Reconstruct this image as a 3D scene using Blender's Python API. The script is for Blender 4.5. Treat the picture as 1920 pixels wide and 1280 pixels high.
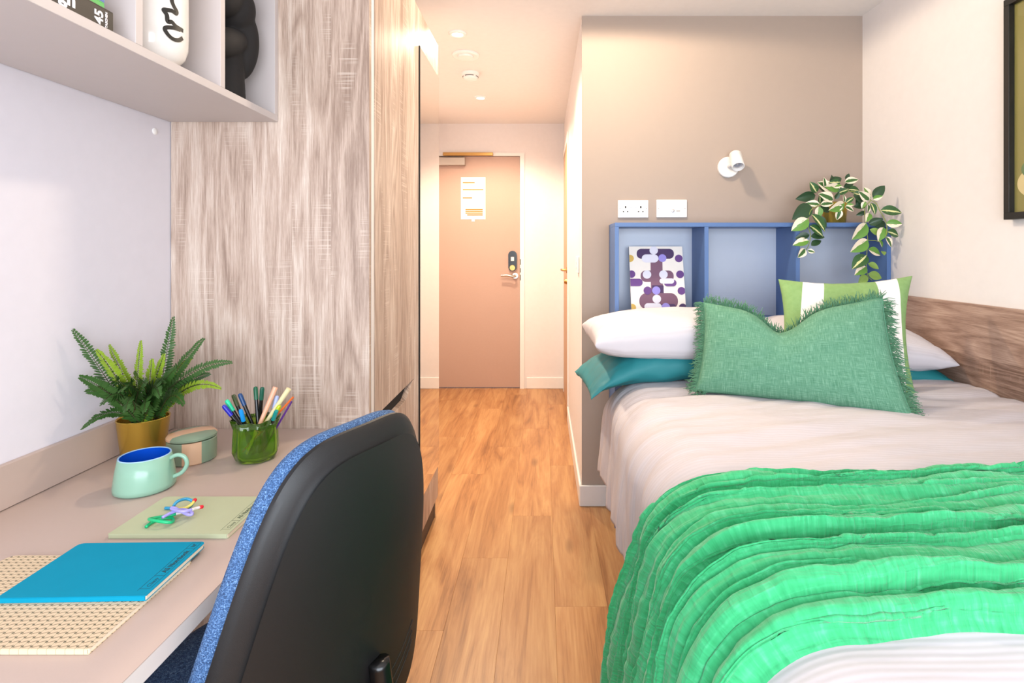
import bpy, bmesh, math, random
from mathutils import Vector, Matrix, noise
random.seed(7)
for o in list(bpy.data.objects): bpy.data.objects.remove(o)
S = bpy.context.scene
COL = S.collection
# ------------------------------------------------------------ camera
FPX, VX, VY, CAMZ = 1030.0, 1018.0, 470.0, 1.23
cd = bpy.data.cameras.new('camera'); cam = bpy.data.objects.new('camera', cd); COL.objects.link(cam)
cd.sensor_width = 36.0; cd.lens = FPX/1920*36
cd.shift_x = (960-VX)/1920; cd.shift_y = (VY-640)/1920
cd.clip_start = 0.02
cam.location = (0, 0, CAMZ); cam.rotation_euler = (math.pi/2, 0, 0)
S.camera = cam
# ------------------------------------------------------------ world, daylight, exposure
w = bpy.data.worlds.new('world'); S.world = w; w.use_nodes = True
bgn = w.node_tree.nodes['Background']; bgn.inputs[0].default_value = (0.75, 0.87, 1, 1); bgn.inputs[1].default_value = 1.0
S.view_settings.view_transform = 'Standard'; S.view_settings.look = 'None'
S.view_settings.gamma = 1; S.view_settings.exposure = -0.03; S.view_settings.use_curve_mapping = False
WARM = (1.0, 0.82, 0.61)
def area(name, loc, rot, sx, sy, power, col):
    l = bpy.data.lights.new(name, 'AREA'); l.shape = 'RECTANGLE'; l.size = sx; l.size_y = sy; l.energy = power; l.color = col
    o = bpy.data.objects.new(name, l); COL.objects.link(o); o.location = loc; o.rotation_euler = rot; return o
area('window_daylight', (0.2, -0.93, 1.27), (math.pi/2, 0, 0), 2.2, 1.2, 80, (0.84, 0.91, 1.0))
def spot(name, loc, power, col, ang=178, blend=0.25, rad=0.03):
    l = bpy.data.lights.new(name, 'SPOT'); l.energy = power; l.color = col; l.spot_size = math.radians(ang); l.spot_blend = blend; l.shadow_soft_size = rad
    o = bpy.data.objects.new(name, l); COL.objects.link(o); o.location = loc; return o
DOWN = [(-0.445, 2.865, 84), (-0.461, 4.06, 92), (0.24, 2.00, 54)]
CEIL = 2.365

# ------------------------------------------------------------ materials
def lin(h):
    if isinstance(h, str):
        h = h.lstrip('#'); c = [int(h[i:i+2], 16)/255 for i in (0, 2, 4)]
    else: c = h
    return tuple([(x/12.92 if x <= .04045 else ((x+.055)/1.055)**2.4) for x in c]+[1.0])
class NT:
    def __init__(s, name):
        s.m = bpy.data.materials.new(name); s.m.use_nodes = True; s.t = s.m.node_tree; s.b = s.t.nodes['Principled BSDF']
    def n(s, typ, **kw):
        x = s.t.nodes.new(typ)
        for k, v in kw.items(): setattr(x, k, v)
        return x
    def l(s, a, b): s.t.links.new(a, b)
    def val(s, inp, v): inp.default_value = v
    def coords(s, kind='Object', scale=(1, 1, 1), rot=(0, 0, 0)):
        tc = s.n('ShaderNodeTexCoord'); mp = s.n('ShaderNodeMapping')
        mp.inputs['Scale'].default_value = scale; mp.inputs['Rotation'].default_value = rot
        s.l(tc.outputs[kind], mp.inputs[0]); return mp.outputs[0]
    def noise(s, vec, scale, detail=3, rough=.5, dist=0):
        x = s.n('ShaderNodeTexNoise'); x.inputs['Scale'].default_value = scale; x.inputs['Detail'].default_value = detail
        x.inputs['Roughness'].default_value = rough; x.inputs['Distortion'].default_value = dist
        if vec is not None: s.l(vec, x.inputs['Vector'])
        return x.outputs['Fac']
    def ramp(s, fac, stops):
        x = s.n('ShaderNodeValToRGB'); e = x.color_ramp.elements
        while len(e) < len(stops): e.new(0.5)
        for i, (p, c) in enumerate(stops): e[i].position = p; e[i].color = lin(c) if isinstance(c, str) else (c, c, c, 1)
        s.l(fac, x.inputs[0]); return x.outputs[0]
    def mix(s, fac, a, b, mode='MIX'):
        x = s.n('ShaderNodeMix', data_type='RGBA', blend_type=mode)
        for inp, v in ((x.inputs[0], fac), (x.inputs[6], a), (x.inputs[7], b)):
            if hasattr(v, 'is_linked') or hasattr(v, 'links'): s.l(v, inp)
            elif isinstance(v, str): inp.default_value = lin(v)
            else: inp.default_value = v
        return x.outputs[2]
    def math(s, op, a, b=None):
        x = s.n('ShaderNodeMath', operation=op)
        for inp, v in ((x.inputs[0], a), (x.inputs[1], b)):
            if v is None: continue
            if hasattr(v, 'links'): s.l(v, inp)
            else: inp.default_value = v
        return x.outputs[0]
    def bump(s, h, strength=.2, dist=.002):
        x = s.n('ShaderNodeBump'); x.inputs['Strength'].default_value = strength; x.inputs['Distance'].default_value = dist
        s.l(h, x.inputs['Height']); s.l(x.outputs[0], s.b.inputs['Normal'])
    def col(s, c): s.l(c, s.b.inputs['Base Color']) if hasattr(c, 'links') else s.val(s.b.inputs['Base Color'], lin(c))
    def set(s, **kw):
        for k, v in kw.items(): s.b.inputs[k.replace('_', ' ')].default_value = v
        return s
M = {}
def plain(name, color, rough=.5, metal=0, var=.06, nscale=30, bump=0, bscale=200, bdist=.001, **kw):
    t = NT(name); v = t.coords('Object')
    c = lin(color); d = tuple(x*(1-var) for x in c[:3])+(1,)
    t.col(t.mix(t.noise(v, nscale), d, c)); t.set(Roughness=rough, Metallic=metal, **kw)
    if bump: t.bump(t.noise(v, bscale, 4), bump, bdist)
    M[name] = t.m; return t.m
def wood(name, axis, light, mid, dark, strip=.11, rough=.45, k=1.0):
    """oak decor: grain along `axis` (0,1,2), stave strips across it, light cross-grain saw marks"""
    t = NT(name); tc = t.n('ShaderNodeTexCoord'); vec = tc.outputs['Object']
    sx = t.n('ShaderNodeSeparateXYZ'); t.l(vec, sx.inputs[0])
    across = [sx.outputs[i] for i in range(3) if i != axis]
    acr = t.math('ADD', across[0], across[1])
    sid = t.math('FLOOR', t.math('DIVIDE', acr, strip))
    wn = t.n('ShaderNodeTexWhiteNoise', noise_dimensions='1D'); t.l(sid, wn.inputs['W'])
    cx = t.n('ShaderNodeCombineXYZ'); t.l(acr, cx.inputs[0]); t.l(t.math('MULTIPLY', wn.outputs[0], 9.0), cx.inputs[1]); t.l(sx.outputs[axis], cx.inputs[2])
    def mapped(s):
        mp = t.n('ShaderNodeMapping'); mp.inputs['Scale'].default_value = s; t.l(cx.outputs[0], mp.inputs[0]); return mp.outputs[0]
    fine = t.noise(mapped((330, 1, 11)), 1, 4, .7)
    pore = t.noise(mapped((700, 1, 40)), 1, 2, .5)
    broad = t.noise(mapped((15, 1, 1.1)), 1, 4, .6, .8)
    # cathedral grain: rings of a strongly stretched noise field
    field = t.noise(mapped((7, 1, .75)), 1, 2, .5, .3)
    rings = t.math('ABSOLUTE', t.math('SUBTRACT', t.math('FRACT', t.math('MULTIPLY', field, 13.0)), .5))
    saw = t.noise(mapped((5, 1, 300)), 1, 2, .4); sawm = t.noise(mapped((13, 1, 4)), 1, 2, .5)
    g = t.math('ADD', t.math('MULTIPLY', broad, .32), t.math('ADD', t.math('MULTIPLY', fine, .40), t.math('MULTIPLY', rings, .22)))
    g = t.math('ADD', t.math('ADD', g, t.math('MULTIPLY', pore, .12)), t.math('MULTIPLY', t.math('SUBTRACT', wn.outputs[0], .5), .09))
    c = t.ramp(g, [(.34, dark), (.48, mid), (.62, light)])
    sm = t.math('MULTIPLY', t.ramp(saw, [(.56, 0), (.62, 1)]), t.ramp(sawm, [(.55, 0), (.66, 1)]))
    c = t.mix(t.math('MULTIPLY', sm, .45*k), c, light)
    t.col(c); t.set(Roughness=rough); t.bump(fine, .10, .0005)
    M[name] = t.m; return t.m
wood('oak_vertical', 2, '#dcccbe', '#bda696', '#937b6c')
wood('oak_lengthwise', 1, '#bfa391', '#a08272', '#765a4a', k=.6)
def floor_mat():
    t = NT('floor_oak'); tc = t.n('ShaderNodeTexCoord'); oi = t.n('ShaderNodeObjectInfo')
    cx = t.n('ShaderNodeCombineXYZ'); r = t.math('MULTIPLY', oi.outputs['Random'], 41.0)
    for i in range(3): t.l(r, cx.inputs[i])
    va = t.n('ShaderNodeVectorMath', operation='ADD'); t.l(tc.outputs['Object'], va.inputs[0]); t.l(cx.outputs[0], va.inputs[1])
    def mp(s):
        m = t.n('ShaderNodeMapping'); m.inputs['Scale'].default_value = s; t.l(va.outputs[0], m.inputs[0]); return m.outputs[0]
    fine = t.noise(mp((150, 5, 1)), 1, 5, .65); broad = t.noise(mp((13, 1.5, 1)), 1, 4, .6, 1.0)
    knot = t.n('ShaderNodeTexVoronoi'); knot.inputs['Scale'].default_value = 1; t.l(mp((7, 2.2, 1)), knot.inputs['Vector'])
    kn = t.ramp(knot.outputs['Distance'], [(.04, 1), (.20, 0)]); km = t.ramp(t.noise(mp((5, 2, 1)), 1, 2), [(.52, 0), (.60, 1)])
    g = t.math('ADD', t.math('MULTIPLY', broad, .7), t.math('MULTIPLY', fine, .3))
    c = t.ramp(g, [(.30, '#80522e'), (.46, '#b07c4c'), (.62, '#c69763')])
    c = t.mix(t.math('MULTIPLY', t.math('MULTIPLY', kn, km), .75), c, '#57341c')
    tint = t.math('ADD', t.math('MULTIPLY', oi.outputs['Random'], .14), .92)
    hs = t.n('ShaderNodeHueSaturation'); t.l(tint, hs.inputs['Value']); t.l(c, hs.inputs['Color'])
    t.col(hs.outputs[0]); t.set(Roughness=.38); t.bump(fine, .15, .0006); M['floor_oak'] = t.m
floor_mat()
plain('wall_white', '#e9e4e2', .8, bump=.08, bscale=350)
plain('wall_lilac', '#e2dde4', .8, bump=.10, bscale=300)
plain('wall_grey', '#ad9c8f', .75, var=.03, bump=.06, bscale=350)
plain('ceiling_white', '#efeae6', .85)
plain('trim_white', '#f0ede9', .45)
plain('plastic_white', '#f4f1ee', .3)
plain('laminate_beige', '#c0aba0', .42, var=.04, nscale=400)
plain('laminate_edge', '#e6dfda', .4)
plain('shelf_white', '#cbc1be', .5, var=.03)
plain('door_taupe', '#bb9c8c', .5, var=.05, nscale=60)
plain('door_warm', '#c9a07c', .5)
plain('dark_gap', '#171311', .8)
plain('metal_brushed', '#c9c2b8', .28, 1)
plain('metal_brass', '#c8a062', .3, 1)
plain('black_gloss', '#0d0c0c', .25)
plain('black_plastic', '#121213', .5, bump=.25, bscale=900, bdist=.0006)
plain('black_matte', '#1c1919', .8, bump=.1, bscale=500)
plain('black_frame', '#1b1815', .45)
plain('blue_panel', '#5273a8', .45, var=.03)
plain('blue_back', '#c3ccdc', .35, var=.03)
plain('plinth_dark', '#4a3b33', .6)
plain('paper', '#efe0c6', .8)
plain('paper_white', '#f6f0e8', .7)
plain('paper_orange', '#dd7a2c', .7)
plain('paper_grey', '#b9b2aa', .7)
plain('gold', '#d4b04c', .26, .85, var=.05)
plain('soil', '#241b12', .9)
plain('mug_green', '#8fb9a2', .22, var=.12, nscale=18, bump=.05, bscale=300)
plain('mug_blue', '#0c4fc4', .15)
plain('mug_rim', '#9dc3e6', .2)
plain('vase_white', '#f1ebe4', .12)
plain('ink_black', '#1d1a16', .5)
plain('ink_white', '#f3eff2', .6)
plain('book_black', '#1c1512', .5)
plain('book_green', '#0fa83c', .4)
plain('book_blue', '#0d55a8', .4)
plain('cover_sage', '#b9bf9c', .6)
plain('cover_teal', '#008dad', .7, Specular_IOR_Level=.15)
plain('ink_teal', '#064a58', .6)
plain('ink_green', '#55624a', .6)
plain('mattress', '#e3cfc0', .85)
plain('teal_sheet', '#1b7f86', .6, var=.12, nscale=8)
plain('stem_green', '#8d9a4a', .6)
plain('rubber_red', '#d8142a', .5); plain('ferrule_white', '#efe6e6', .4)
plain('bend_green', '#14b877', .35); plain('bend_lilac', '#a9a0ea', .35); plain('bend_blue', '#2f95bf', .35); plain('bend_yellow', '#ecdf72', .35); plain('bend_pink', '#ef9fc4', .35)
plain('lens', '#cfcac8', .2, .6)
plain('castor', '#111112', .4)
t = NT('mirror_glass'); t.set(Metallic=1.0, Roughness=.012); t.col('#f4f4f0'); M['mirror_glass'] = t.m
t = NT('glass_pane'); tr_ = t.n('ShaderNodeBsdfTransparent'); gl_ = t.n('ShaderNodeBsdfGlossy'); gl_.inputs['Roughness'].default_value = .02; mx_ = t.n('ShaderNodeMixShader'); mx_.inputs[0].default_value = .05
t.l(tr_.outputs[0], mx_.inputs[1]); t.l(gl_.outputs[0], mx_.inputs[2]); t.l(mx_.outputs[0], t.t.nodes['Material Output'].inputs[0]); M['glass_pane'] = t.m
t = NT('green_glass'); t.set(Roughness=.03, IOR=1.45); t.b.inputs['Transmission Weight'].default_value = .92; t.col(t.mix(t.noise(t.coords('Object'), 25), '#7cbc2c', '#b2de48')); M['green_glass'] = t.m
t = NT('lamp_glow'); t.b.inputs['Emission Color'].default_value = (1, .80, .55, 1); t.b.inputs['Emission Strength'].default_value = 14; t.col('#fff0d8'); M['lamp_glow'] = t.m
# fabrics
t = NT('chair_fabric'); v = t.coords('Object'); n1 = t.noise(v, 620, 3, .7); n2 = t.noise(t.coords('Object', (1, 1, 3)), 260, 2)
t.col(t.ramp(t.math('ADD', t.math('MULTIPLY', n1, .7), t.math('MULTIPLY', n2, .3)), [(.38, '#1c3050'), (.52, '#3a5f8e'), (.66, '#86a8d0')])); t.set(Roughness=.9); t.bump(n1, .6, .001); M['chair_fabric'] = t.m
def weave(name, c1, c2, c3, s=420):
    t = NT(name); a = t.noise(t.coords('UV', (14, s*.75, 1)), 1, 3, .7); b = t.noise(t.coords('UV', (s*.95, 9, 1)), 1, 3, .7)
    f = t.math('ADD', t.math('MULTIPLY', a, .5), t.math('MULTIPLY', b, .5))
    t.col(t.ramp(f, [(.36, c1), (.5, c2), (.64, c3)])); t.set(Roughness=.92); t.bump(f, .5, .0012); M[name] = t.m
weave('linen_green', '#3f7458', '#588c70', '#86b299')
plain('fringe_green', '#5f9270', .9, var=.35, nscale=60)
def cotton(name, c, stripes=0, rough=.85):
    t = NT(name); tc = t.n('ShaderNodeTexCoord'); sx = t.n('ShaderNodeSeparateXYZ'); t.l(tc.outputs['UV'], sx.inputs[0])
    n = t.noise(t.coords('Object'), 14, 4)
    base = lin(c); d = tuple(x*.94 for x in base[:3])+(1,)
    t.set(Roughness=rough)
    if stripes:
        wv = t.math('SINE', t.math('MULTIPLY', sx.outputs[1], stripes*6.2832))
        f = t.math('ADD', t.math('MULTIPLY', wv, .5), .5)
        t.col(t.mix(f, d, base)); t.bump(f, .25, .0012)
    else: t.col(t.mix(n, d, base))
    M[name] = t.m
cotton('duvet_white', '#c6c0c5', 165); cotton('pillow_white', '#cfcacf', 45)
def ring_mat():
    t = NT('cushion_ring'); tc = t.n('ShaderNodeTexCoord')
    sx = t.n('ShaderNodeSeparateXYZ'); t.l(tc.outputs['UV'], sx.inputs[0])
    def ell(a, b):
        ax = t.math('POWER', t.math('ABSOLUTE', t.math('DIVIDE', t.math('SUBTRACT', sx.outputs[0], .53), a)), 2); ay = t.math('POWER', t.math('ABSOLUTE', t.math('DIVIDE', t.math('SUBTRACT', sx.outputs[1], .40), b)), 2)
        return t.math('LESS_THAN', t.math('ADD', ax, ay), 1.0)
    f = t.math('MULTIPLY', ell(.42, 1.05), t.math('SUBTRACT', 1.0, ell(.24, .95)))
    g = t.mix(t.noise(t.coords('Object'), 60), '#77995a', '#8cae70')
    t.col(t.mix(f, g, '#efe7e2')); t.set(Roughness=.9); t.bump(t.noise(t.coords('Object'), 700, 2), .3, .0006); M['cushion_ring'] = t.m
ring_mat()
def throw_mat():
    t = NT('muslin_green'); uv = t.coords('UV'); 
    a = t.noise(t.coords('UV', (85, 22, 1)), 1, 2, .5, .4); b = t.noise(t.coords('UV', (10, 110, 1)), 1, 2, .5, .4)
    f = t.math('ADD', t.math('MULTIPLY', a, .6), t.math('MULTIPLY', b, .4))
    t.col(t.ramp(f, [(.3, '#239a5c'), (.55, '#36ae70'), (.75, '#58c28c')])); t.set(Roughness=.85)
    t.b.inputs['Sheen Weight'].default_value = .25
    t.bump(f, 1.0, .006); M['muslin_green'] = t.m
throw_mat()
def pattern_mat():
    t = NT('cover_pattern'); v = t.coords('Object'); sx = t.n('ShaderNodeSeparateXYZ'); t.l(v, sx.inputs[0])
    px, py = .0115, .0080
    fx = t.math('SUBTRACT', t.math('FRACT', t.math('ADD', t.math('DIVIDE', sx.outputs[0], px), 50)), .5)
    fy = t.math('SUBTRACT', t.math('FRACT', t.math('ADD', t.math('DIVIDE', sx.outputs[1], py), 50)), .5)
    dx = t.math('MULTIPLY', fx, px); dy = t.math('MULTIPLY', fy, py)
    dot = t.math('LESS_THAN', t.math('SQRT', t.math('ADD', t.math('POWER', dx, 2), t.math('POWER', dy, 2))), .0016)
    ex = t.math('SUBTRACT', t.math('FRACT', t.math('ADD', t.math('DIVIDE', sx.outputs[0], px), 50.5)), .5); e2 = t.math('MULTIPLY', ex, px)
    ln = t.math('MULTIPLY', t.math('LESS_THAN', t.math('ABSOLUTE', t.math('SUBTRACT', dy, t.math('MULTIPLY', e2, .55))), .0007), t.math('LESS_THAN', t.math('ABSOLUTE', e2), .0040))
    vl = t.math('LESS_THAN', t.math('ABSOLUTE', dx), .00035)
    c = t.mix(vl, '#d8c2a2', '#a59a7a'); c = t.mix(ln, c, '#7d6a50'); c = t.mix(dot, c, '#5f5a44'); t.col(c); t.set(Roughness=.6); M['cover_pattern'] = t.m
pattern_mat()
def box_stripe(name, ang):
    t = NT(name); sx = t.n('ShaderNodeSeparateXYZ'); t.l(t.coords('Object', rot=(0, 0, math.radians(ang))), sx.inputs[0])
    f = t.math('LESS_THAN', t.math('ABSOLUTE', sx.outputs[0]), .0195)
    t.col(t.mix(f, '#80917a', '#d3aa8a')); t.set(Roughness=.2); M[name] = t.m
box_stripe('box_stripe', -32); box_stripe('lid_stripe', 44)
def leaf_mat(name, green, cream, mode):
    t = NT(name); tc = t.n('ShaderNodeTexCoord'); sx = t.n('ShaderNodeSeparateXYZ'); t.l(tc.outputs['UV'], sx.inputs[0])
    n = t.math('MULTIPLY', t.math('SUBTRACT', t.noise(t.coords('UV', (9, 2, 1)), 1, 3), .5), .5)
    d = t.math('ADD', t.math('ABSOLUTE', t.math('SUBTRACT', sx.outputs[0], .5)), n)
    if mode == 'mid': f = t.math('LESS_THAN', d, .11)
    elif mode == 'half': f = t.math('GREATER_THAN', t.math('ADD', sx.outputs[0], n), .62)
    elif mode == 'edge': f = t.math('GREATER_THAN', d, .22)
    else: f = t.math('LESS_THAN', d, -.9)
    t.col(t.mix(f, green, cream)); t.set(Roughness=.4); M[name] = t.m
leaf_mat('leaf_mid', '#2f5a2c', '#d8d79a', 'mid'); leaf_mat('leaf_half', '#5f8f3a', '#efe0c8', 'half'); leaf_mat('leaf_edge', '#3a6630', '#f0e3cc', 'edge'); leaf_mat('leaf_plain', '#7f9f4a', '#d8d79a', 'none'); leaf_mat('leaf_dark', '#27472a', '#d8d79a', 'none')
plain('fern_dark', '#3a6326', .5, var=.4, nscale=25); plain('fern_bright', '#93b02c', .5, var=.35, nscale=25); plain('fern_stem', '#3a3a1a', .6)

# ------------------------------------------------------------ builders
ORG = {}
class MB:
    """collects geometry in world coordinates"""
    def __init__(s): s.v = []; s.f = []; s.mi = []; s.uv = {}; s.cm = 0
    def add(s, vs, fs, uv=None):
        b = len(s.v); s.v += [tuple(p) for p in vs]
        for f in fs: s.f.append(tuple(i+b for i in f)); s.mi.append(s.cm)
        if uv:
            for i, u in enumerate(uv): s.uv[b+i] = u
        return s
    def box(s, x0, x1, y0, y1, z0, z1, bev=0.0, seg=1):
        bm = bmesh.new(); bmesh.ops.create_cube(bm, size=1)
        for v in bm.verts: v.co = Vector(((x0+x1)/2+v.co.x*(x1-x0), (y0+y1)/2+v.co.y*(y1-y0), (z0+z1)/2+v.co.z*(z1-z0)))
        if bev: bmesh.ops.bevel(bm, geom=bm.edges[:], offset=bev, segments=seg, affect='EDGES', profile=.6)
        s.bm(bm); return s
    def bm(s, bm):
        bm.verts.index_update(); s.add([v.co for v in bm.verts], [[v.index for v in f.verts] for f in bm.faces]); bm.free()
    def prism(s, pts, fn, t0, t1):
        n = len(pts); a = [fn(p[0], p[1], t0) for p in pts]; b = [fn(p[0], p[1], t1) for p in pts]
        s.add(a+b, [list(range(n))[::-1], list(range(n, 2*n))]+[[i, (i+1) % n, n+(i+1) % n, n+i] for i in range(n)]); return s
    def lathe(s, c, prof, n=40, fn=None, axis=None, close=False):
        c = Vector(c); vs = []; fs = []
        M3 = Matrix.Identity(3) if axis is None else Vector((0, 0, 1)).rotation_difference(Vector(axis)).to_matrix()
        for (r, z) in prof:
            for i in range(n):
                a = 2*math.pi*i/n; rr = r*(fn(a, z) if fn else 1)
                vs.append(c+M3 @ Vector((rr*math.cos(a), rr*math.sin(a), z)))
        m = len(prof)
        for j in range(m-1):
            for i in range(n): fs.append([j*n+i, j*n+(i+1) % n, (j+1)*n+(i+1) % n, (j+1)*n+i])
        if not close:
            if prof[0][0] > 1e-5: fs.append(list(range(n))[::-1])
            if prof[-1][0] > 1e-5: fs.append([(m-1)*n+i for i in range(n)])
        s.add(vs, fs); return s
    def tube(s, path, r, n=8, cap=True):
        path = [Vector(p) for p in path]; rs = r if isinstance(r, (list, tuple)) else [r]*len(path)
        up = None; vs = []; fs = []
        for i, p in enumerate(path):
            d = (path[min(i+1, len(path)-1)]-path[max(i-1, 0)]).normalized()
            if up is None: up = d.orthogonal().normalized()
            up = (up-d*up.dot(d)); up = up.normalized() if up.length > 1e-6 else d.orthogonal().normalized()
            sd = d.cross(up)
            for k in range(n):
                a = 2*math.pi*k/n; vs.append(p+up*(rs[i]*math.cos(a))+sd*(rs[i]*math.sin(a)))
        m = len(path)
        for j in range(m-1):
            for k in range(n): fs.append([j*n+k, j*n+(k+1) % n, (j+1)*n+(k+1) % n, (j+1)*n+k])
        if cap: fs += [list(range(n))[::-1], [(m-1)*n+k for k in range(n)]]
        s.add(vs, fs); return s
    def grid(s, nu, nv, fn, uvfn=None):
        vs = []; uv = []
        for j in range(nv+1):
            for i in range(nu+1):
                u, v = i/nu, j/nv; vs.append(fn(u, v)); uv.append(uvfn(u, v) if uvfn else (u, v))
        s.add(vs, [[j*(nu+1)+i, j*(nu+1)+i+1, (j+1)*(nu+1)+i+1, (j+1)*(nu+1)+i] for j in range(nv) for i in range(nu)], uv); return s
    def build(s, name, mat, parent=None, smooth=False, origin=None, fixn=True):
        me = bpy.data.meshes.new(name)
        if parent is not None: org = ORG[parent.name]
        else:
            xs = [p[0] for p in s.v]; ys = [p[1] for p in s.v]; zs = [p[2] for p in s.v]
            org = Vector(origin) if origin is not None else Vector(((min(xs)+max(xs))/2, (min(ys)+max(ys))/2, min(zs)))
        me.from_pydata([(p[0]-org.x, p[1]-org.y, p[2]-org.z) for p in s.v], [], s.f)
        for m in (mat if isinstance(mat, (list, tuple)) else [mat]): me.materials.append(M[m])
        for i, p in enumerate(me.polygons): p.material_index = s.mi[i]
        if s.uv:
            ul = me.uv_layers.new(name='UVMap')
            for lp in me.loops: ul.data[lp.index].uv = s.uv.get(lp.vertex_index, (0, 0))
        if fixn:
            bm = bmesh.new(); bm.from_mesh(me); bmesh.ops.recalc_face_normals(bm, faces=bm.faces[:]); bm.to_mesh(me); bm.free()
        if smooth:
            for p in me.polygons: p.use_smooth = True
            if smooth != 'all': me.set_sharp_from_angle(angle=math.radians(40))
        o = bpy.data.objects.new(name, me); COL.objects.link(o)
        if parent is not None: o.parent = parent
        else: o.location = org
        ORG[o.name] = org; return o
def empty(name, loc):
    o = bpy.data.objects.new(name, None); COL.objects.link(o); o.location = loc; o.empty_display_size = .05; ORG[o.name] = Vector(loc); return o
def tag(o, label, cat, group=None):
    o['label'] = label; o['category'] = cat
    if group: o['group'] = group
    return o
def struct(o, label=None, cat=None):
    o['kind'] = 'structure'
    if label: o['label'] = label
    if cat: o['category'] = cat
    return o
def bx(*a, **k): return MB().box(*a, **k)
def at(px, py, Y): return Vector(((px-VX)/FPX*Y, Y, CAMZ-(py-VY)/FPX*Y))          # photo pixel + real depth -> place
def atz(px, py, z): Y = (CAMZ-z)*FPX/(py-VY); return Vector(((px-VX)/FPX*Y, Y, z))   # photo pixel on a horizontal surface
def text(name, body, size, origin, xd, yd, mat, parent, bold=0.0, ext=.0003, align='LEFT', shear=0):
    cu = bpy.data.curves.new(name, 'FONT'); cu.body = body; cu.size = size; cu.offset = bold; cu.extrude = ext; cu.align_x = align; cu.shear = shear
    o = bpy.data.objects.new(name+'_tmp', cu); COL.objects.link(o)
    dg = bpy.context.evaluated_depsgraph_get(); dg.update(); me = bpy.data.meshes.new_from_object(o.evaluated_get(dg)); bpy.data.objects.remove(o)
    xd = Vector(xd).normalized(); yd = Vector(yd).normalized(); zd = xd.cross(yd); org = ORG[parent.name]
    for v in me.vertices: v.co = Vector(origin)+xd*v.co.x+yd*v.co.y+zd*v.co.z-org
    me.materials.clear(); me.materials.append(M[mat]); me.name = name
    r = bpy.data.objects.new(name, me); COL.objects.link(r); r.parent = parent; ORG[r.name] = org; return r
def bez(pts, n=24):
    """Catmull-Rom through points"""
    P = [Vector(p) for p in pts]; P = [P[0]*2-P[1]]+P+[P[-1]*2-P[-2]]; out = []
    for i in range(1, len(P)-2):
        for k in range(n):
            t = k/n; a, b, c, d = P[i-1], P[i], P[i+1], P[i+2]
            out.append(.5*((2*b)+(c-a)*t+(2*a-5*b+4*c-d)*t*t+(3*b-a-3*c+d)*t**3))
    out.append(P[-2]); return out

# ============================================================ ROOM
XL, XR, XH, YB, YE, YW = -1.05, 1.545, 0.188, 2.656, 4.91, -0.95
fl = struct(bx(XL-.1, XR+.1, YW-.1, YE+.15, -.06, -.012).build('floor', 'plinth_dark'))
PW, PL = .182, 1.25
pm = None; k = 0
x = XL; ci = 0
while x < XR:
    off = [0.15, .78, .42, 1.02, .6, .25, .9][ci % 7]
    y = YW-off
    while y < YE+.1:
        y0, y1, x0, x1 = max(y, YW), min(y+PL, YE+.08), x, min(x+PW, XR)
        if y1-y0 > .05:
            full = abs(y1-y0-PL) < 1e-6 and abs(x1-x0-PW) < 1e-6
            if full and pm is not None:
                o = bpy.data.objects.new('plank', pm); COL.objects.link(o); o.parent = fl
                o.location = Vector((x0, y0, 0))-ORG[fl.name]
            else:
                mb = MB().box(0, x1-x0-.0002, 0, y1-y0-.0002, -.012, 0, .0005)
                me_o = mb.build('plank', 'floor_oak', origin=(0, 0, 0)); me_o.parent = fl; me_o.location = Vector((x0, y0, 0))-ORG[fl.name]
                if full: pm = me_o.data
        y += PL
    x += PW; ci += 1
struct(bx(XL-.1, XR+.1, YW-.1, YE+.15, CEIL, CEIL+.08).build('ceiling', 'ceiling_white'))
struct(bx(XL-.1, XL, YW-.1, YE+.15, 0, CEIL).build('wall_left', 'wall_lilac'))
struct(bx(XR, XR+.1, YW-.1, YB+.1, 0, CEIL).build('wall_right', 'wall_white'))
struct(bx(XH, XR+.1, YB, YB+.008, 0, CEIL).build('wall_bed', 'wall_grey'))
D2a, D2b = 4.05, 4.80
mb = bx(XH, XH+.1, YB+.008, D2a, 0, CEIL).box(XH, XH+.1, D2b, YE, 0, CEIL).box(XH, XH+.1, D2a, D2b, 2.06, CEIL)
struct(mb.build('wall_hall', 'wall_white'))
DX0, DX1, DZ = -1.03, -.205, 2.074
mb = bx(XL, DX0, YE, YE+.12, 0, CEIL).box(DX1+.012, XH+.1, YE, YE+.12, 0, CEIL).box(DX0, DX1+.012, YE, YE+.12, DZ+.012, CEIL)
struct(mb.build('wall_end', 'wall_white'))
# window wall behind the photographer
wx0, wx1, wz0, wz1 = -.95, 1.35, .62, 1.92
mb = bx(XL, wx0, YW-.1, YW, 0, CEIL).box(wx1, XR, YW-.1, YW, 0, CEIL).box(wx0, wx1, YW-.1, YW, 0, wz0).box(wx0, wx1, YW-.1, YW, wz1, CEIL)
struct(mb.build('wall_window', 'wall_white'))
wn_ = struct(empty('window_1', (0.2, YW-.06, wz0)))
fr = MB()
for a in ((wx0, wx0+.05, wz0, wz1), (wx1-.05, wx1, wz0, wz1), (wx0, wx1, wz0, wz0+.05), (wx0, wx1, wz1-.05, wz1), (.17, .23, wz0, wz1)): fr.box(a[0], a[1], YW-.09, YW-.03, a[2], a[3])
fr.build('window_frame', 'black_frame', wn_)
for a, b in ((wx0+.05, .17), (.23, wx1-.05)): bx(a, b, YW-.065, YW-.059, wz0+.05, wz1-.05).build('pane', 'glass_pane', wn_)
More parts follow.
